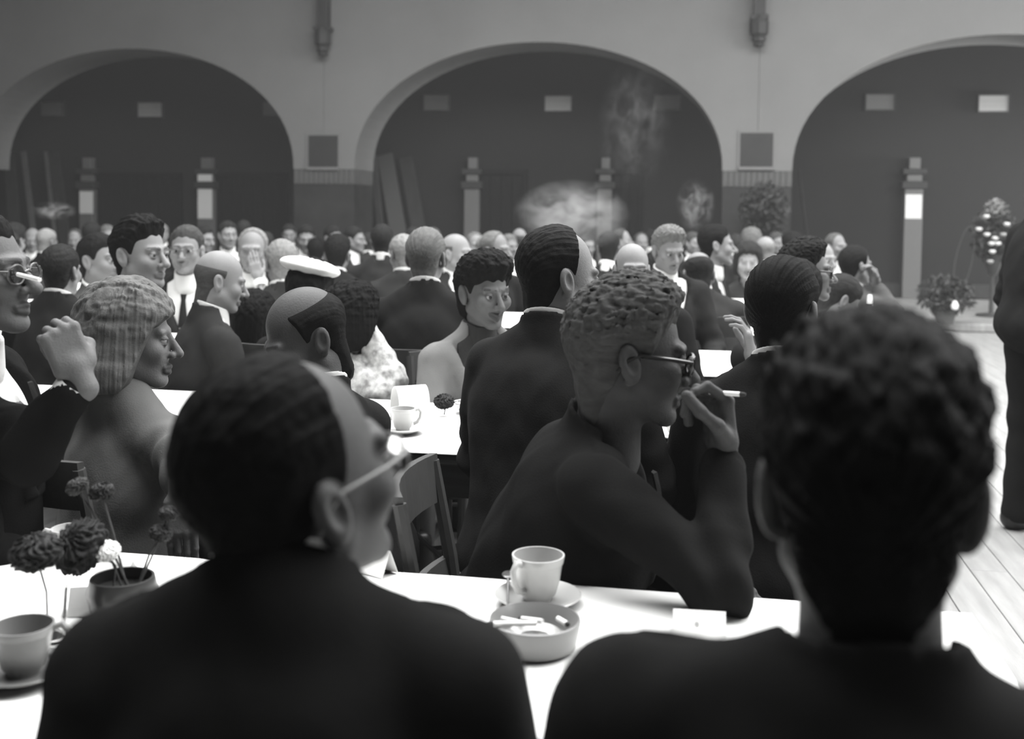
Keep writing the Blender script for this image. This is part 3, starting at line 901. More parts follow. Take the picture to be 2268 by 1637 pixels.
    if hat == 'beret':
        hv, hq = mesh_field(lambda x, y, z: smax(ell(x, y - .01, z, .125, .125, .036), -ell(x, y, z + .03, .085, .095, .03), .01) + .0015 * np.sin(9 * np.arctan2(y, x)), (-.14, -.14, -.05), (.14, .15, .05), .004)
        HM = H @ Matrix.Translation((0, .0, .118)) @ Matrix.Rotation(math.radians(-10), 4, 'Y') @ Matrix.Rotation(math.radians(8), 4, 'X')
        npmesh('hat', xf(hv, HM), hq, mat('white_felt', 0.8, 0.9, 0.2, 100), root)
    PEOPLE.append((root, label, px, py, d))
    if chair: (stool_for if stool else chair_for)(base, yawb, chair)
    return root, A, H

# ------------------------------------------------------------------ chairs
CH = None
def make_chair():
    t = empty('wooden_chair')
    W = mat('chair_wood', 0.05, 0.4, 0.1, 30, 0.2, 5)
    MB().box((-.20, -.20, .425), (.20, .20, .45), b=.012).build('seat', W, t)
    for sx in (-1, 1):
        MB().tube([(sx * .17, -.17, 0), (sx * .175, -.175, .43)], [.015, .019], 8).build('leg', W, t)
        MB().tube([(sx * .17, .22, 0), (sx * .175, .185, .43)], [.015, .019], 8).build('leg', W, t)
        MB().tube([(sx * .175, .185, .43), (sx * .18, .215, .65), (sx * .18, .255, .86)], [.017, .016, .014], 8).build('back_post', W, t)
    def bar(z0, z1, y, nm, th=.016):
        n = 9; vs = []; fs = []
        for i in range(n):
            u = -1 + 2 * i / (n - 1); yy = y + .035 * (1 - u * u)
            vs += [(u * .185, yy, z0), (u * .185, yy + th, z0), (u * .185, yy + th + .012, z1), (u * .185, yy + .012, z1)]
        for i in range(n - 1):
            a = i * 4; fs += [(a + k, a + 4 + k, a + 4 + (k + 1) % 4, a + (k + 1) % 4) for k in range(4)]
        fs += [(0, 1, 2, 3), (n * 4 - 1, n * 4 - 2, n * 4 - 3, n * 4 - 4)]
        MB().add(vs, fs).build(nm, W, t)
    bar(.77, .875, .235, 'top_rail'); bar(.60, .645, .205, 'back_slat')
    for a, b in (((-.17, -.17, .2), (-.172, .2, .2)), ((.17, -.17, .2), (.172, .2, .2)), ((-.172, .0, .2), (.172, .0, .2))):
        MB().tube([a, b], .009, 6).build('stretcher', W, t)
    return t
CHAIRS = []
STOOL = None
def stool_for(base, yaw, who):
    t = empty('wooden_stool', (base.x, base.y, 0), yaw, label='dark wooden stool under the ' + who, cat='stool')
    W = mat('chair_wood', 0.05)
    MB().lathe([(0, .42), (.16, .42), (.17, .43), (.17, .445), (.16, .45), (0, .45)], 24).build('seat', W, t, smooth=True)
    for a in range(4):
        c, s = math.cos(a * 1.571 + .785), math.sin(a * 1.571 + .785)
        MB().tube([(.17 * c, .17 * s, 0), (.11 * c, .11 * s, .42)], [.014, .018], 8).build('leg', W, t)
def chair_for(base, yaw, who):
    global CH
    if CH is None: CH = make_chair(); c = CH
    else: c = copy_tree(CH)
    c.location = (base.x, base.y, 0); c.rotation_euler = (0, 0, yaw)
    tag(c, 'dark wooden chair under the ' + who, 'chair', 'chairs at the tables')
    CHAIRS.append(c)

# ------------------------------------------------------------------ tables with white paper covers
APRON = mat('table_rail', 0.10, 0.5, 0.15, 25, 0.25, 4, stretch=(1, 8, 8))
def table(x0, x1, y0, y1, label, clabel):
    t = empty('long_table', ((x0 + x1) / 2, (y0 + y1) / 2, 0), label=label, cat='table', group='long tables in rows')
    hx, hy = (x1 - x0) / 2, (y1 - y0) / 2
    MB().box((-hx, -hy, .715), (hx, hy, .747), b=.006).build('table_top', APRON, t)
    for sy in (-1, 1): MB().box((-hx + .04, sy * (hy - .05) - .012, .62), (hx - .04, sy * (hy - .05) + .012, .715)).build('apron', APRON, t)
    for sx in (-1, 1):
        MB().box((sx * (hx - .05) - .012, -hy + .05, .62), (sx * (hx - .05) + .012, hy - .05, .715)).build('apron', APRON, t)
        for sy in (-1, 1): MB().tube([(sx * (hx - .09), sy * (hy - .09), 0), (sx * (hx - .09), sy * (hy - .09), .715)], [.02, .03], 8).build('leg', APRON, t)
    # paper: a thin sheet lying on top, just over the edges
    nx, ny = max(8, int((x1 - x0) / .08)), 10
    V = []; Q = []
    r2 = random.Random(int(x0 * 100))
    for s, zz in ((0, .7485), (1, .7475)):
        for i in range(nx + 1):
            for j in range(ny + 1):
                u, w = i / nx, j / ny
                V.append((-hx - .004 + (2 * hx + .008) * u, -hy - .004 + (2 * hy + .008) * w, zz + (.0012 * (1 + math.sin(u * 31 + w * 3) * math.sin(w * 9 + u * 7)) if s == 0 else 0)))
    n1 = (nx + 1) * (ny + 1)
    for i in range(nx):
        for j in range(ny):
            a = i * (ny + 1) + j; q = (a, a + ny + 1, a + ny + 2, a + 1)
            Q.append(q); Q.append(tuple(n1 + k for k in q[::-1]))
    for i in range(nx):
        for j, fl_ in ((0, 0), (ny, 1)):
            a = i * (ny + 1) + j; b = a + ny + 1; q = (a, a + n1, b + n1, b); Q.append(q if not fl_ else q[::-1])
    for j in range(ny):
        for i, fl_ in ((0, 1), (nx, 0)):
            a = i * (ny + 1) + j; b = a + 1; q = (a, a + n1, b + n1, b); Q.append(q if not fl_ else q[::-1])
    o = npmesh('paper_table_cover', V, Q, CLOTH)
    o.location = t.location
    tag(o, clabel, 'table cover', 'white paper covers on the tables')
table(-3.2, .45, 1.17, 1.885, 'long table nearest the camera, with cup and ashtray on it', 'white paper cover on the nearest table')
table(-4.2, .55, 2.84, 3.60, 'second long table, behind the smoking man, its wooden rail showing', 'white paper cover on the second table with the menu card')
table(-6.0, .80, 4.42, 5.22, 'third long table, seen right of the smoking man at his glasses', 'white paper cover on third table beside the smoking man\'s face')
table(-7.5, 1.04, 5.95, 6.80, 'fourth long table ending at the uniformed guest on the right', 'white paper cover ending below the uniformed guest\'s elbow')
table(-9.0, 1.10, 7.60, 8.35, 'fifth long table among the far crowd', 'white paper cover on the fifth table in the far crowd')

# ------------------------------------------------------------------ people in front
GN = 'guests sitting nearest the camera'
person('balding man in spectacles and dark suit nearest us on left, seen from behind', 650, 1072, 560, 137, body=176, pitch=-13, roll=-3,
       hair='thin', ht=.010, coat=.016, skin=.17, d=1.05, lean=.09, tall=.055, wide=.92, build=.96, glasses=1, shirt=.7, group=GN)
person('man with tall dark tousled hair nearest us on right, back turned', 1925, 1092, 600, 165, body=172, pitch=4,
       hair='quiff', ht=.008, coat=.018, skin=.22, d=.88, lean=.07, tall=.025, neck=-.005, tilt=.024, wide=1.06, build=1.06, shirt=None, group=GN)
el = ath(1590, 1290, .80); wr = at(1600, 1012, 1.95)
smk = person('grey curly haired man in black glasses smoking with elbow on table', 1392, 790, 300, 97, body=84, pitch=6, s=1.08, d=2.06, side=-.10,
       hair='curly', ht=.10, coat=.018, skin=.13, lean=.17, tall=.03, neck=.0, glasses=2, nose=1.3, shirt=None, build=1.2, wide=1.05, seed=2.2,  # skin tone lowered here to carry the shade on his face
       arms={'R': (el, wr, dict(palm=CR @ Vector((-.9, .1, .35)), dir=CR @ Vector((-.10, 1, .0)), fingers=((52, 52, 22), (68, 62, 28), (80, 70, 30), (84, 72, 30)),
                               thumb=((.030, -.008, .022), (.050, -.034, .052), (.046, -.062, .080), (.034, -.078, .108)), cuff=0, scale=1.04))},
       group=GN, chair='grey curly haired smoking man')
el = at(60, 1010, 2.05); wr = at(178, 842, 2.05)
person('dark suited man in glasses at left edge raising his fist', -50, 612, 278, 84, body=104, pitch=-4, d=2.15, hair='short', ht=.02, coat=.012, skin=.30,
       lean=.07, side=-.10, glasses=1, nose=1.2, wide=1.1, build=1.2,
       arms={'L': (el, wr, dict(palm=CR @ Vector((-.5, -.2, -.8)), dir=CR @ Vector((-.45, 1, 0)), fingers=((65, 70, 30), (68, 75, 30), (72, 78, 30), (75, 80, 30)),
                               thumb=((.030, -.006, .022), (.048, -.030, .050), (.036, -.048, .072), (.018, -.052, .086))))}, group=GN)
el = at(402, 1020, 2.50); wr = at(402, 1075, 2.36)
person('blonde woman with bobbed hair in pale grey sweater, back turned', 287, 750, 225, 100, body=148, pitch=4, s=.99, d=2.6, hair='bob', ht=.20, coat=.26, skin=.32,
       fem=1, lean=.02, front=None, shirt=None, collar=False, wide=.88, build=.86, nose=.8, seed=4.0, pant=.03,
       arms={'R': (at(405, 1005, 2.45), at(398, 1085, 2.35), dict(palm=(-.3, .6, -.2), dir=CR @ Vector((.05, -1, .0)), curl=(12, 15, 10)))},
       group=GN, chair='blonde woman in the grey sweater')
person('balding man in dark overcoat behind the smoking man, back turned', 1238, 618, 205, 113, body=148, pitch=5, d=2.72, hair='thin', ht=.022, coat=.032, skin=.46,
       lean=.05, jowl=.8, build=1.2, wide=1.04, tall=.01, seed=1.1, group=GN, stool=True, chair='balding man in the overcoat')
person('man with slick black hair seen from behind, right of smoking man', 1735, 690, 225, 148, body=165, pitch=2, d=2.6, hair='slick', ht=.012, coat=.020, skin=.36,
       lean=.05, build=1.08, wide=1.04, seed=.4, group=GN, stool=True, chair='man with slick black hair')
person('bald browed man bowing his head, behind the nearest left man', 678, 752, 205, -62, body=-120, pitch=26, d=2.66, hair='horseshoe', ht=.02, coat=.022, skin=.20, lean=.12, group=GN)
el = at(2262, 800, 3.3)
person('standing man in dark coat cut off by the right picture edge', 2345, 405, 120, 95, body=100, d=4.7, hair='short', ht=.015, coat=.022, standing=True, lean=.04, build=1.15, wide=1.1, group=GN)

# ------------------------------------------------------------------ second and third rows
GM = 'guests in the middle rows'
person('young man with dark wavy quiff turning right, grey jacket', 312, 566, 148, 66, body=95, d=4.41, s=1.120, hair='quiff', ht=.014, coat=.11, skin=.50, nose=1.15, lean=.04, group=GM, wide=1.05, seed=5)
person('smiling woman with dark rolled curls in a light coat', 1072, 650, 152, 34, body=22, pitch=6, d=3.84, s=1.000, hair='rolls', ht=.014, coat=.36, skin=.26, fem=1, smile=1, lean=.05,
       front='coat', shirt=.03, tie=None, wide=.92, build=.95, group=GM, seed=.9, chair='smiling woman in the light coat', pant=.2)
person('fair haired man seen from behind, slicked back hair, white collar', 944, 572, 125, 172, body=178, d=4.43, s=0.950, hair='slick', ht=.20, coat=.034, lean=.03, wide=1.05, build=1.05, group=GM, seed=8, chair='fair haired man seen from behind')
person('bald man in dark grey suit bending to the right', 487, 624, 130, 112, body=120, pitch=14, d=4.13, s=0.920, hair='fringe', ht=.10, coat=.045, skin=.50, jowl=.6, lean=.10, group=GM, chair='bald man bending to the right')
person('woman in a white beret and dark coat, back turned', 690, 655, 130, 160, body=170, d=4.53, s=1.010, hair='updo', ht=.014, coat=.03, fem=1, hat='beret', front=None, shirt=None, lean=.04, group=GM, chair='woman in the white beret')
person('dark haired woman in white patterned blouse, hand at her head', 778, 715, 152, 150, body=150, pitch=5, d=3.95, s=1.030, hair='wavy', ht=.012, coat=.55, coatmat=mat('patterned_cotton', .38, .85, .05, 60, .6, 34), fem=1, front=None, shirt=None, lean=.05, wide=.9, build=.9, group=GM,
       arms={'R': (at(868, 840, 3.89), at(800, 715, 3.97), dict(palm=CR @ Vector((-.8, 0, .3)), dir=CR @ Vector((-.1, 1, 0)), curl=(50, 50, 30), cuff=0))}, seed=3)
person('dark haired woman, round head between bald man and beret', 563, 716, 120, 178, d=4.86, s=1.000, hair='wavy', ht=.010, coat=.015, fem=1, front=None, shirt=None, group=GM)
person('man with short dark hair seen from behind, left of young man', 136, 603, 112, 172, d=4.74, s=0.910, hair='short', ht=.03, coat=.028, group=GM, wide=1.05)
person('dark haired man in light grey jacket turning right beside young man', 222, 578, 112, 72, body=60, d=5.83, s=1.120, hair='short', ht=.018, coat=.10, shirt=.8, skin=.46, group=GM, jowl=.4)
person('smiling man in spectacles and white collar facing us, left', 413, 556, 104, 4, d=5.72, s=1.020, hair='short', ht=.08, coat=.04, glasses=1, smile=1, skin=.46, group=GM, jowl=.5)
person('grey haired man in spectacles with hand over his mouth', 560, 557, 94, 6, d=7.26, s=1.170, hair='recede', ht=.30, coat=.03, glasses=1, skin=.46, group=GM,
       arms={'L': (at(590, 690, 6.89), at(572, 618, 6.99), dict(palm=CR @ Vector((-.2, -.1, -1)), dir=CR @ Vector((-.25, 1, 0)), curl=(12, 18, 10)))})
person('grey haired stooping man behind the white beret', 624, 586, 100, 196, d=5.83, s=1.000, pitch=10, hair='short', ht=.30, coat=.05, group=GM)
person('bald man facing us with only his brow above the curls', 1400, 600, 116, 2, d=4.22, s=0.840, hair='fringe', ht=.15, coat=.03, skin=.52, group=GM)
person('dark curly haired guest beside the bald facing man', 1466, 607, 96, 150, d=6.99, s=1.150, hair='curly', ht=.025, coat=.04, group=GM)
person('grey wavy haired man looking down behind the curly guest', 1480, 556, 96, 18, pitch=14, d=5.35, s=0.880, hair='curly', ht=.22, coat=.04, group=GM)
person('balding man hunched over his table, broad grey back', 1546, 612, 100, 186, body=182, pitch=22, d=5.89, s=1.010, hair='horseshoe', ht=.03, coat=.055, wide=1.15, build=1.15, lean=.10, tall=.05, group=GM, chair='hunched balding man')
person('dark haired man in profile with white collar, right of pier', 1587, 545, 88, 88, body=70, d=7.29, s=1.100, hair='short', ht=.016, coat=.04, skin=.5, nose=1.2, group=GM)
person('smiling woman with dark hair facing us near right pier', 1657, 583, 78, -12, d=8.30, s=1.110, hair='wavy', ht=.04, coat=.06, fem=1, smile=1, skin=.5, front=None, shirt=None, group=GM)
person('curly haired man with spectacles behind the slick haired man', 1785, 604, 128, 82, body=75, d=4.37, s=0.960, hair='curly', ht=.025, coat=.03, glasses=2, skin=.46, group=GM, stool=True, chair='curly haired man in spectacles')
person('uniformed young guest on the right with hand at his ear', 1895, 590, 86, 112, body=118, d=7.12, s=1.050, hair='slick', ht=.02, coat=.13, lean=.06, wide=1.1, group=GM,
       arms={'R': (at(1982, 690, 6.89), at(1942, 632, 7.01), dict(palm=CR @ Vector((-.8, 0, .3)), dir=CR @ Vector((-.3, 1, 0)), curl=(40, 40, 20)))}, chair='uniformed young guest')
person('guest in pale grey bending low before the uniformed guest', 1858, 668, 110, 100, pitch=40, d=5.30, s=1.000, hair='short', ht=.04, coat=.16, lean=.22, group=GM)
person('bald man behind the uniformed guest', 1820, 578, 80, 30, d=6.71, s=0.920, hair='fringe', ht=.15, coat=.05, skin=.5, group=GM)
person('man whose reaching pale hand shows over the third table', 1760, 650, 140, 200, body=190, d=3.92, s=0.940, hair='short', ht=.02, coat=.03, group=GM,
       arms={'L': (at(1740, 850, 3.82), at(1668, 800, 3.72), dict(palm=(0, 0, -1), dir=CR @ Vector((-.2, 1, 0)), curl=(25, 35, 20)))})
person('balding man in dark suit looking right above the woman', 1012, 563, 86, 62, d=7.12, s=1.050, hair='fringe', ht=.12, coat=.03, skin=.5, group=GM)
person('light haired man bowed left, above the dark suited back', 892, 566, 84, 205, body=190, pitch=12, d=6.04, s=0.870, hair='short', ht=.34, coat=.05, group=GM)
person('dark haired man seen from behind, dark collar, far middle', 847, 536, 72, 178, d=7.78, s=0.960, hair='short', ht=.03, coat=.04, group=GM, wide=1.1)
person('round dark head just right of the white beret', 748, 566, 78, 178, d=7.33, s=0.980, hair='curly', ht=.018, coat=.03, group=GM)
person('tall man in open dark jacket behind the balding overcoat man', 1098, 556, 80, 60, body=40, d=7.51, s=1.030, hair='recede', ht=.2, coat=.03, shirt=.8, tie=.3, group=GM, wide=1.1)

# ------------------------------------------------------------------ the far crowd
GF = 'guests in the far crowd'
R5 = random.Random(11)
far = [  # px, py, head height, depth, facing, hair, tone, note
    (28, 536, 70, 8.25, 175, 'curly', .03, 'dark curly head at the far left edge'), (72, 532, 50, 11.66, 20, 'fringe', .2, 'bald face second from the left edge, far row'),
    (104, 538, 56, 10.52, 160, 'short', .4, 'white haired head left of the first pillar'), (166, 532, 46, 12.68, 10, 'recede', .1, 'pale face below the first pillar paper'),
    (205, 522, 56, 10.41, 170, 'short', .03, 'dark head right below the first pillar'), (238, 524, 48, 12.15, 40, 'short', .2, 'pale face in front of the left door'),
    (356, 520, 46, 12.68, 0, 'recede', .25, 'pale head just right of the young man\'s quiff'), (452, 532, 58, 10.16, 60, 'short', .03, 'dark haired man under the tall paper'),
    (505, 522, 60, 9.72, 30, 'short', .03, 'dark haired face at the second door'), (590, 540, 48, 12.15, 180, 'short', .05, 'dark head right of hand over mouth man'),
    (678, 530, 58, 10.56, 12, 'short', .025, 'dark haired face under the left pier'), (738, 528, 52, 11.22, 45, 'short', .03, 'face in profile right of the left pier'),
    (786, 532, 56, 10.41, 70, 'short', .03, 'dark profile at the leaning boards'), (700, 560, 60, 9.72, 190, 'short', .012, 'dark head directly above the white beret'),
    (816, 540, 46, 12.68, 185, 'recede', .05, 'low dark head left of the man seen from behind'), (1052, 545, 56, 10.41, 20, 'recede', .2, 'bald brow under the third pillar'),
    (1076, 556, 62, 9.41, 20, 'short', .3, 'grey haired face above the smiling woman'), (1150, 533, 52, 11.44, 185, 'fringe', .1, 'bald head from behind at third door'),
    (1128, 548, 54, 10.80, 30, 'short', .2, 'pale face squeezed left of the third door'), (1205, 538, 48, 12.15, 20, 'short', .06, 'small face left of drifting smoke'),
    (1348, 552, 72, 8.59, 170, 'short', .025, 'dark head left of the bald facing man'), (1378, 534, 50, 12.01, 70, 'recede', .1, 'pale profile under the fourth door'),
    (1438, 532, 46, 13.69, 180, 'short', .03, 'small dark head right of fourth door'), (1535, 540, 48, 12.15, 30, 'short', .1, 'small face left of right pier'),
    (1628, 545, 50, 11.66, 175, 'short', .05, 'dark head at left part of right pier'), (1664, 538, 56, 10.41, 190, 'wavy', .18, 'grey haired woman under the right plaque'),
    (1694, 556, 60, 9.72, 200, 'fringe', .3, 'bald pale head right of the smiling dark haired woman'), (1756, 552, 66, 8.84, 190, 'curly', .02, 'dark curly head before the leaning pole'),
    (1720, 540, 48, 12.15, 20, 'short', .1, 'small pale face right of the pier'), (1852, 548, 58, 10.06, 30, 'recede', .15, 'pale face left of the uniformed guest'),
    (1300, 545, 50, 11.66, 20, 'short', .03, 'dark haired face in the thickest smoke'), (320, 515, 44, 13.25, 180, 'short', .04, 'small head behind the young man'),
    (540, 512, 44, 13.25, 180, 'short', .05, 'small dark head left of second door middle'), (915, 528, 46, 12.68, 30, 'short', .05, 'small face between two fair heads'),
    (960, 530, 48, 12.15, 20, 'recede', .1, 'small brow behind the fair haired man'), (1250, 528, 44, 13.25, 180, 'short', .06, 'small dark head inside the smoke'),
    (10, 560, 80, 7.73, 120, 'wavy', .04, 'dark haired woman at left edge, second far row'), (1500, 530, 44, 13.25, 180, 'short', .05, 'small dark head behind grey wavy man'),
    (640, 520, 44, 13.25, 10, 'short', .04, 'small face left of the left pier'), (1420, 540, 46, 12.68, 10, 'recede', .1, 'tiny pale face above the curly guest')]
for px, py, hh, dd, fc, hr, tone, note in far:
    person(note, px, py, hh, fc, d=dd, s=dd * hh / (F * .243), body=fc + R5.uniform(-20, 20), hair=hr, ht=tone, coat=R5.choice((.02, .03, .04, .06)), skin=R5.uniform(.42, .55), fem=int(hr in ('wavy', 'updo')),
           group=GF, pitch=R5.uniform(-4, 12), front=None if hr == 'wavy' else 'suit', shirt=None if hr == 'wavy' else .7, jowl=R5.random() * .7)

# ------------------------------------------------------------------ things on the tables
def cup_mesh(r=.041, hgt=.072, n=40):
    return MB().lathe([(0, .0), (r * .55, .0), (r * .58, .006), (r * .72, .012), (r * .88, .035), (r * .97, hgt * .8), (r * 1.0, hgt * .82), (r * 1.02, hgt * .84), (r * 1.06, hgt * .97), (r * 1.06, hgt), (r * .99, hgt), (r * .93, hgt * .8), (r * .8, .03), (r * .6, .012), (0, .010)], n)
def cup(loc, rz, label, handle=True, r=.041, h=.072, m=None, coffee=True):
    m = m or CHINA
    t = empty('coffee_cup', loc, rz, label=label, cat='cup', group='coffee cups')
    cup_mesh(r, h).build('bowl', m, t, smooth=True)
    if handle:
        pts = [(-r * .98, 0, h * .90), (-r * 1.30, 0, h * .97), (-r * 1.52, 0, h * .82), (-r * 1.45, 0, h * .55), (-r * 1.15, 0, h * .34), (-r * .86, 0, h * .30)]
        MB().tube(pts, [.0055, .0055, .005, .005, .005, .006], 10).build('handle', m, t, smooth=True)
    if coffee: MB().lathe([(0, h * .40), (r * .80, h * .40), (r * .8, h * .41), (0, h * .41)], 24).build('coffee', mat('coffee', 0.03, 0.1, spec=0.5), t)
    return t
def saucer(loc, label, r=.074, m=None):
    o = MB().lathe([(0, 0), (r * .5, 0), (r * .55, .004), (r * .95, .014), (r, .017), (r * .98, .0185), (r * .9, .016), (r * .55, .008), (0, .006)], 40).build('saucer', m or CHINA, smooth=True, loc=loc)
    return tag(o, label, 'saucer', 'saucers on the tables')
TZ = .7515
c = ath(1191, 1337, TZ); c.z = TZ
saucer(c, 'white saucer under the cup, beside the ashtray')
cup((c.x, c.y, c.z + .0065), math.radians(58), 'white coffee cup with handle to the left, beside ashtray', r=.042, h=.078)
t = empty('teaspoon', (c.x - .048, c.y - .02, c.z + .021), math.radians(100), label='dark metal teaspoon leaning in the saucer beside the cup', cat='spoon')
m = MB().tube([(.045, 0, .012), (.0, 0, .004), (-.04, 0, -.004), (-.055, 0, -.006)], [.003, .002, .0018, .003], 8); m.build('handle', STEEL, t, smooth=True)
MB().lathe([(.001, -.003), (.008, -.0025), (.011, .0), (.010, .001), (.001, -.001)], 16, (0, 0, 0), Matrix.Translation((.055, 0, .014)) @ Matrix.Diagonal((1.6, 1, 1, 1))).build('bowl', STEEL, t, smooth=True)
# ashtray
a = ath(1184, 1432, TZ); a.z = TZ
t = empty('ashtray', a, label='round shallow grey ashtray with cigarette ends beside the cup', cat='ashtray')
R = .070
MB().lathe([(0, 0), (R * .80, 0), (R * .9, .004), (R * .96, .022), (R, .040), (R * .99, .044), (R * .95, .045), (R * .92, .042), (R * .80, .030), (R * .72, .016), (0, .014)], 48).build('dish', GREYCHINA, t, smooth=True)
MB().lathe([(0, .015), (R * .40, .015), (R * .52, .022), (R * .55, .0235), (R * .58, .022), (R * .6, .016)], 36).build('inner_ring', CHINA, t, smooth=True)
tag(MB().lathe([(0, .0155), (.022, .0165), (.026, .0155), (.01, .02), (0, .019)], 14).build('ash', mat('ash', 0.12, 0.95, 0.6, 90, 0.4, 60), t), kind='stuff')
def cig(p, q, label, r=.004, ash=True, group='cigarettes and cigarette ends'):
    p, q = Vector(p), Vector(q)
    t = empty('cigarette', p, label=label, cat='cigarette', group=group)
    MB().tube([(0, 0, 0), (q - p) * .86], r, 10).build('paper_tube', mat('cigarette_paper', 0.8, 0.9), t, smooth=True)
    MB().tube([(q - p) * .86, (q - p) * .95, q - p], [r * .98, r * .95, r * .6], 10).build('ash_tip', mat('ash_tip', 0.35 if ash else 0.04, 0.95), t, smooth=True)
    return t
z = TZ + .046
cig((a.x + .005, a.y - .020, z - .002), (a.x - .066, a.y - .050, z + .003), 'longest cigarette end lying over the left ashtray rim', ash=False)
cig((a.x + .010, a.y + .010, z - .010), (a.x - .030, a.y + .030, z - .016), 'bent cigarette end at the back left inside the ashtray')
cig((a.x + .032, a.y + .026, z - .010), (a.x + .052, a.y - .006, z - .006), 'short cigarette end at the right inside the ashtray')
cig((a.x - .052, a.y - .002, z - .006), (a.x - .018, a.y + .006, z - .014), 'stubbed cigarette end at the left inside the ashtray')
cig(at(1556, 868, 1.93), at(1652, 874, 1.90), 'white cigarette held between the smoking man\'s fingers', r=.0042)
cig(at(88, 620, 2.02), at(32, 606, 2.08), 'white cigarette at the face of the man on the left edge', r=.0042)
# folded cards
def tent(loc, rz, w, h, dep, label, dot=False, m=PAPER):
    t = empty('place_card', loc, rz, label=label, cat='card', group='folded cards on the tables')
    th = .0008
    for s in (-1, 1):
        vs = [(-w / 2, s * dep / 2, 0), (w / 2, s * dep / 2, 0), (w / 2, 0, h), (-w / 2, 0, h)]
        n = Vector((0, s * h, dep / 2)).normalized() * th
        vs += [tuple(Vector(v) + n) for v in vs]
        fs = [(0, 1, 2, 3), (7, 6, 5, 4), (0, 4, 5, 1), (1, 5, 6, 2), (2, 6, 7, 3), (3, 7, 4, 0)]
        if s > 0: fs = [f[::-1] for f in fs]
        MB().add(vs, fs).build('leaf', m, t)
    if dot:
        nrm = Vector((0, -h, dep / 2)).normalized()
        c0 = Vector((-.004, -dep / 4, h / 2)) + nrm * .0012
        M = Matrix.Translation(c0) @ frame_from((0, dep / 2, h), nrm)
        MB().lathe([(0, 0), (.0035, 0), (.0035, .0002), (0, .0002)], 12, (0, 0, 0), M @ Matrix.Rotation(math.radians(90), 4, 'X')).build('printed_emblem', mat('card_print', 0.4, 0.8), t)
    return t
p = ath(1548, 1402, TZ); tent((p.x, p.y, TZ), math.radians(2), .082, .036, .045, 'small folded white card with a faint mark beside the right man', True)
p = ath(838, 1268, TZ); tent((p.x, p.y, TZ), math.radians(-28), .06, .045, .04, 'folded white card at the near left man\'s chin')
p = ath(205, 1352, TZ); tent((p.x, p.y, TZ), math.radians(20), .07, .04, .05, 'folded white card among the carnations on the left')
p = ath(262, 1278, TZ); tent((p.x, p.y, TZ), math.radians(-15), .07, .035, .05, 'folded white card behind the flower pot')

# left: cup on saucer, glass, small cup at the table's far side, pot of carnations
p = ath(52, 1502, TZ); saucer((p.x, p.y, TZ), 'thick grey saucer at the lower left edge', .066, GREYCHINA)
cup((p.x, p.y, TZ + .007), math.radians(200), 'blurred grey coffee cup at the lower left edge', r=.040, h=.07, m=GREYCHINA)
p = ath(58, 1440, TZ)
GP = Vector((p.x, p.y + .04, TZ))
t = empty('water_glass', (p.x + .0, p.y + .04, TZ), label='clear tumbler holding a dark carnation at the lower left edge', cat='glass')
MB().lathe([(0, 0), (.032, 0), (.038, .085), (.0365, .085), (.031, .006), (0, .006)], 32).build('tumbler', GLASS, t, smooth=True)
p = ath(158, 1232, TZ); cup((p.x, p.y, TZ), math.radians(30), 'small white cup behind the carnations at far table side', r=.034, h=.055)
p = ath(272, 1372, TZ)
pot = empty('flower_pot', (p.x, p.y, TZ), label='dark round flower pot behind the nearest left man\'s shoulder', cat='flower pot')
MB().lathe([(0, 0), (.035, 0), (.05, .02), (.055, .05), (.05, .07), (.046, .07), (.05, .05), (.03, .045), (0, .045)], 28).build('pot', mat('dark_glaze', 0.03, 0.3, spec=0.5), pot, smooth=True)
POT = Vector((p.x, p.y, TZ + .05))
def bloom(t, c, r, m, seed, axis=(0, 0, 1)):
    z_ = Vector(axis).normalized(); xa = z_.orthogonal().normalized(); ya = z_.cross(xa)
    def fn(x, y, z):
        an = np.arctan2(y, x)
        q = ell(x, y, z - r * .35, r, r, r * .72)
        fr_ = np.sin(14 * an + 4 * np.sin(z / r * 7 + seed)) * np.sin(z / r * 9 + 2 * np.sin(5 * an + seed))
        return smax(q + r * .12 * fr_, -(z + r * .35), r * .1)
    V, Q = mesh_field(fn, (-r * 1.4, -r * 1.4, -r * .7), (r * 1.4, r * 1.4, r * 1.5), r / 18)
    M = Matrix((xa, ya, z_)).transposed().to_4x4(); M.translation = Vector(c)
    npmesh('bloom', xf(V, M), Q, m, t)
def carnation(base, top, r, label, m=None, droop=(0, 0, 1), seed=1):
    base, top = Vector(base), Vector(top)
    t = empty('carnation', base, label=label, cat='flower', group='carnations on the tables')
    L = top - base; mid = L * .5 + Vector((.006 * math.sin(seed), .006, .012))
    MB().tube([(0, 0, 0), mid, L], .0019, 6).build('stem', GREEN, t, smooth=True)
    MB().tube([L - Vector(droop) * .002, L + Vector(droop).normalized() * r * .35], [.003, r * .38], 8).build('calyx', GREEN, t, smooth=True)
    bloom(t, L + Vector(droop).normalized() * r * .25, r, m or PETAL, seed, droop)
    return t
PD = (POT - CAM).dot(CR @ Vector((0, 0, -1)))
carnation(POT, at(205, 1225, PD + .02), .045, 'big dark drooping carnation over the flower pot', droop=(-.3, -.6, .5), seed=2)
carnation(GP + Vector((.01, 0, .008)), GP + Vector((-.006, .004, .112)), .038, 'dark carnation in the tumbler at far left', droop=(-.15, -.1, 1), seed=3)
carnation(POT + Vector((.012, .0, 0)), at(178, 1090, PD + .05), .018, 'slim carnation bud on leftmost tall stem', droop=(-.5, 0, .8), seed=4, m=mat('grey_petal', .04, .8))
carnation(POT + Vector((.0, .012, 0)), at(228, 1105, PD + .05), .02, 'dark bud on the tall stem beside the leftmost', droop=(-.2, 0, 1), seed=5)
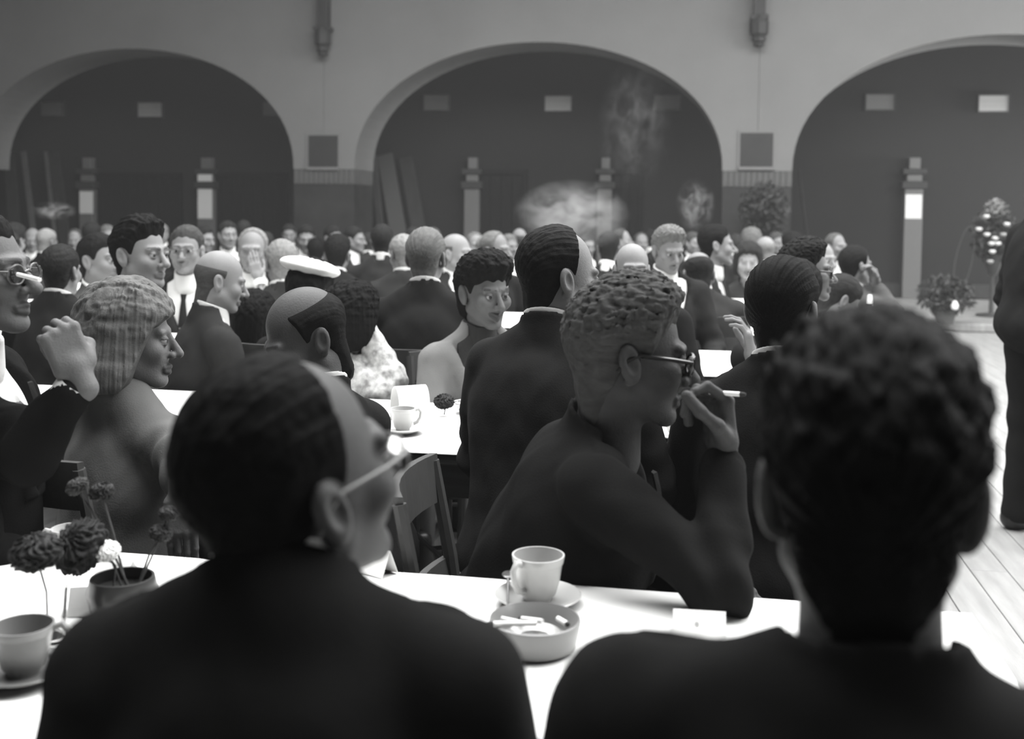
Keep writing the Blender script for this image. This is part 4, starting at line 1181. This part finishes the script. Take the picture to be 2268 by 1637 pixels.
carnation(POT + Vector((.02, .01, 0)), at(352, 1195, PD + .03), .018, 'dark bud on the right tall stem near blonde woman\'s hand', droop=(.3, 0, 1), seed=6)
carnation(POT + Vector((.025, .0, 0)), at(372, 1150, PD + .04), .016, 'thin bud on the rightmost stem', droop=(.2, 0, 1), seed=7)
carnation(POT + Vector((-.01, -.012, 0)), at(240, 1235, PD), .02, 'small pale bud low in the flower pot', droop=(0, -.3, 1), seed=8, m=WPETAL)

# second table: arched menu card, cup, dark carnation, glass dish
T2D = 3.0
p = ath(908, 935, TZ)
n = 14; vs = []; fs = []
for i in range(n + 1):
    an = math.pi * i / n
    yy, zz = -.045 * math.cos(an), .115 * math.sin(an) ** .6
    for w in (-.05, .05):
        vs += [(w, yy, zz), (w, yy * .98, zz * .985)]
for i in range(n):
    a_ = i * 4; b_ = a_ + 4
    fs += [(a_, a_ + 2, b_ + 2, b_), (a_ + 1, b_ + 1, b_ + 3, a_ + 3), (a_, b_, b_ + 1, a_ + 1), (a_ + 2, a_ + 3, b_ + 3, b_ + 2)]
fs += [(0, 1, 3, 2), (n * 4, n * 4 + 2, n * 4 + 3, n * 4 + 1)]
o = MB().add(vs, fs).build('menu_card', PAPER, smooth=True, loc=(p.x, p.y, TZ)); o.rotation_euler.z = math.radians(35)
tag(o, 'white arched menu card standing on the second table', 'card')
p = ath(892, 958, TZ); saucer((p.x, p.y, TZ), 'white saucer in front of the arched menu card', .07)
cup((p.x, p.y, TZ + .0065), math.radians(200), 'white cup in front of the arched menu card', r=.036, h=.066)
p = ath(984, 918, TZ)
carnation((p.x, p.y, TZ), at(984, 902, (Vector((p.x, p.y, 1.2)) - CAM).dot(CR @ Vector((0, 0, -1)))), .032, 'round dark carnation lying on the second table', droop=(0, -.2, 1), seed=9)
p = ath(1032, 920, TZ)
t = empty('glass_dish', (p.x, p.y + .05, TZ), label='cut glass dish at the light coated woman\'s hands', cat='dish')
MB().lathe([(0, 0), (.03, 0), (.05, .03), (.055, .035), (.05, .034), (.03, .006), (0, .005)], 16).build('bowl', GLASS, t)
p = ath(1038, 940, TZ)
t = empty('berry', (p.x, p.y, TZ), label='small dark berry with stalk in front of the glass dish', cat='fruit')
MB().lathe([(.001, 0), (.010, .003), (.013, .012), (.009, .022), (.001, .024)], 14).build('flesh', PETAL, t, smooth=True)
MB().tube([(0, 0, .022), (.004, 0, .04)], .0012, 5).build('stalk', GREEN, t)
p = ath(1502, 972, TZ); saucer((p.x, p.y, TZ), 'white saucer under the smoking man\'s chin on second table', .07)
cup((p.x, p.y, TZ + .0065), 1.0, 'white cup under the smoking man\'s chin on second table', r=.038, h=.066)
# fourth table, right end
p = ath(1935, 722, TZ)
o = MB().box((-.085, -.04, 0), (.085, .04, .045), b=.006).build('paper_box', PAPER, loc=(p.x, p.y, TZ)); tag(o, 'small white box at the right end of fourth table', 'box')
p = ath(1928, 708, TZ)
t = empty('bottle', (p.x, p.y + .05, TZ), label='small white capped bottle behind the white box', cat='bottle')
MB().lathe([(0, 0), (.03, 0), (.032, .01), (.032, .07), (.014, .095), (.012, .11), (0, .11)], 20).build('glass_body', mat('dark_bottle', .02, .15, spec=.6), t, smooth=True)
MB().lathe([(0, .09), (.018, .09), (.015, .125), (.012, .15), (0, .15)], 16).build('cap', PAPER, t, smooth=True)

# ------------------------------------------------------------------ plants on the right and at the pier
dais = tag(MB().box((1.9, 13.55, 0), (8.6, 16.3, .10), b=.015).build('low_platform', BOARD), 'low wooden platform along the wall under the right arch', 'platform')
def foliage(parent, c, rad, n, size, m, seed, name='foliage'):
    rr = np.random.RandomState(seed)
    d = rr.normal(size=(n, 3)); d /= np.linalg.norm(d, axis=1)[:, None]
    P = d * (rr.rand(n, 1) ** .45) * np.array(rad) + np.array(c)
    a = rr.normal(size=(n, 3)); a /= np.linalg.norm(a, axis=1)[:, None]
    b = np.cross(a, rr.normal(size=(n, 3))); b /= np.linalg.norm(b, axis=1)[:, None]
    s = size * (.6 + .8 * rr.rand(n, 1)); nn = np.cross(a, b)
    V = np.stack([P - a * s, P + b * s * .35 + nn * s * .12, P + a * s, P - b * s * .35 + nn * s * .12], 1).reshape(-1, 3)
    Q = np.arange(4 * n).reshape(n, 4)
    return tag(npmesh(name, V, Q, m, parent, smooth=False), kind='stuff')
def pot_at(t, r=.14, h=.22, m=None):
    MB().lathe([(0, 0), (r * .7, 0), (r, h * .9), (r * 1.08, h * .9), (r * 1.08, h), (r * .95, h), (r * .9, h * .85), (0, h * .85)], 24).build('pot', m or mat('clay_pot', .08, .7), t, smooth=True)
# tall flower stand
b = aty(2195, 690, 14.6)
t = empty('flower_stand', (b.x, 14.6, .10), label='tall bouquet of white blooms on a stand at right', cat='flower arrangement')
zc = aty(2195, 525, 14.6).z - .10
MB().lathe([(0, 0), (.18, 0), (.18, .03), (.03, .05), (.022, zc - .5), (.05, zc - .47), (0, zc - .47)], 20).build('stand', METAL, t, smooth=True)
MB().lathe([(0, zc - .47), (.06, zc - .47), (.10, zc - .35), (.12, zc - .22), (.10, zc - .22), (0, zc - .3)], 20).build('vase', mat('dark_glaze', .03), t, smooth=True)
foliage(t, (0, 0, zc + .02), (.30, .25, .36), 900, .05, GREEN, 5)
foliage(t, (.02, 0, zc + .36), (.14, .12, .14), 160, .04, mat('pale_leaf', .22, .7), 6, 'pale_sprigs')
for i, (px, py) in enumerate(((2185, 480), (2230, 497), (2168, 508), (2186, 520), (2204, 528), (2196, 540), (2210, 540), (2198, 558), (2222, 520), (2193, 580))):
    q = aty(px, py, 14.38) - Vector((b.x, 14.6, .10))
    MB().lathe([(.005, -.025), (.035, -.01), (.042, .01), (.03, .022), (.005, .025)], 9, tuple(q)).build('bloom', WPETAL if i < 8 else mat('grey_bloom', .4, .8), t, smooth=True)
# hoop on a stick beside it
hp_ = aty(2135, 575, 14.5)
t = empty('hoop', (hp_.x, 14.5, .10), label='thin pale leaning hoop left of the tall bouquet', cat='hoop')
MB().tube([(.10 * math.cos(a_) + .13 * math.sin(a_) * .5, .0, hp_.z - .10 + .42 * math.sin(a_)) for a_ in [2 * math.pi * i / 40 for i in range(40)]], .0045, 6, closed=True).build('ring', mat('pale_cane', .07, .6), t, smooth=True)
MB().tube([(-.065, 0, hp_.z - .52), (-.06, 0, 0)], .005, 6).build('stick', mat('pale_cane', .3), t)
# low potted plants on the platform
for px, py, r_, lab in ((2092, 700, .34, 'low dark potted plant with a white bloom on the platform'),):
    b = ath(px, py + 18, .10)
    t = empty('potted_plant', (b.x, b.y, .10), label=lab, cat='potted plant')
    pot_at(t, .13, .16)
    foliage(t, (0, 0, .34), (r_, .25, .24), 700, .05, GREEN, 9)
    MB().lathe([(.005, -.03), (.035, -.02), (.045, .02), (.02, .07), (.004, .08)], 9, (.06, -.22, .22)).build('bloom', WPETAL, t, smooth=True)
# laurel tree before the right pier
b = aty(1690, 500, 15.9)
t = empty('laurel_tree', (b.x, 15.9, 0), label='dark potted laurel tree in front of the right pier', cat='potted tree')
pot_at(t, .2, .3)
MB().tube([(0, 0, .25), (.02, 0, .8), (0, 0, 1.2)], [.03, .025, .02], 8).build('trunk', DARKWOOD, t, smooth=True)
foliage(t, (0, 0, 1.42), (.36, .25, .42), 900, .06, GREEN, 12)

# ------------------------------------------------------------------ tobacco haze and drifting smoke
def volume(name, density, noise=None, center=None):
    m = bpy.data.materials.new(name); m.use_nodes = True
    nt = m.node_tree; nt.nodes.remove(nt.nodes['Principled BSDF'])
    vs = nt.nodes.new('ShaderNodeVolumeScatter')
    vs.inputs['Color'].default_value = (.95, .95, .95, 1); vs.inputs['Anisotropy'].default_value = 0.1
    vs.inputs['Density'].default_value = density
    nt.links.new(vs.outputs[0], nt.nodes['Material Output'].inputs['Volume'])
    if noise:
        tc = nt.nodes.new('ShaderNodeTexCoord')
        n = nt.nodes.new('ShaderNodeTexNoise'); n.inputs['Scale'].default_value = noise[0]; n.inputs['Detail'].default_value = 3
        n.inputs['Distortion'].default_value = noise[1]
        nt.links.new(tc.outputs['Object'], n.inputs['Vector'])
        r = nt.nodes.new('ShaderNodeMapRange'); r.inputs[1].default_value = noise[2]; r.inputs[2].default_value = noise[2] + .18
        r.inputs[3].default_value = 0; r.inputs[4].default_value = density
        nt.links.new(n.outputs[0], r.inputs[0])
        g = nt.nodes.new('ShaderNodeTexGradient'); g.gradient_type = 'SPHERICAL'
        nt.links.new(tc.outputs['Object'], g.inputs[0])
        x = nt.nodes.new('ShaderNodeMath'); x.operation = 'MULTIPLY'
        nt.links.new(r.outputs[0], x.inputs[0]); nt.links.new(g.outputs[0], x.inputs[1])
        nt.links.new(x.outputs[0], vs.inputs['Density'])
    return m
def puff(px, py, d, rad, dens, sc, label, th=.48):
    c = at(px, py, d)
    V, Q = uv_ball((0, 0, 0), 1.0, 16, 10)
    a_, b_, c_ = V[Q[:, 0]], V[Q[:, 1]], V[Q[:, 2]]
    if (np.cross(b_ - a_, c_ - a_) * (a_ + c_)).sum() < 0: Q = Q[:, ::-1]
    o = npmesh('smoke_puff', V, Q, volume('smoke_' + str(px), dens, (sc, 1.2, th)))
    o.location = c; o.scale = rad
    tag(o, label, 'smoke', 'drifting cigarette smoke', 'stuff')
puff(1265, 478, 7.5, (.42, .25, .26), 3.2, 2.2, 'wide cloud of cigarette smoke above the balding man', .40)
puff(1540, 455, 7.5, (.14, .12, .2), 4.5, 2.0, 'small curl of smoke left of the right pier')
puff(1405, 280, 8.5, (.30, .2, .55), .8, 3.2, 'tall thin wisp of smoke rising under the middle arch')
puff(1850, 735, 4.6, (.16, .12, .13), 8.0, 1.8, 'puff of smoke behind the dark tousled hair')
puff(118, 466, 8.5, (.2, .12, .08), 7.0, 1.8, 'small flick of smoke under the left arch')
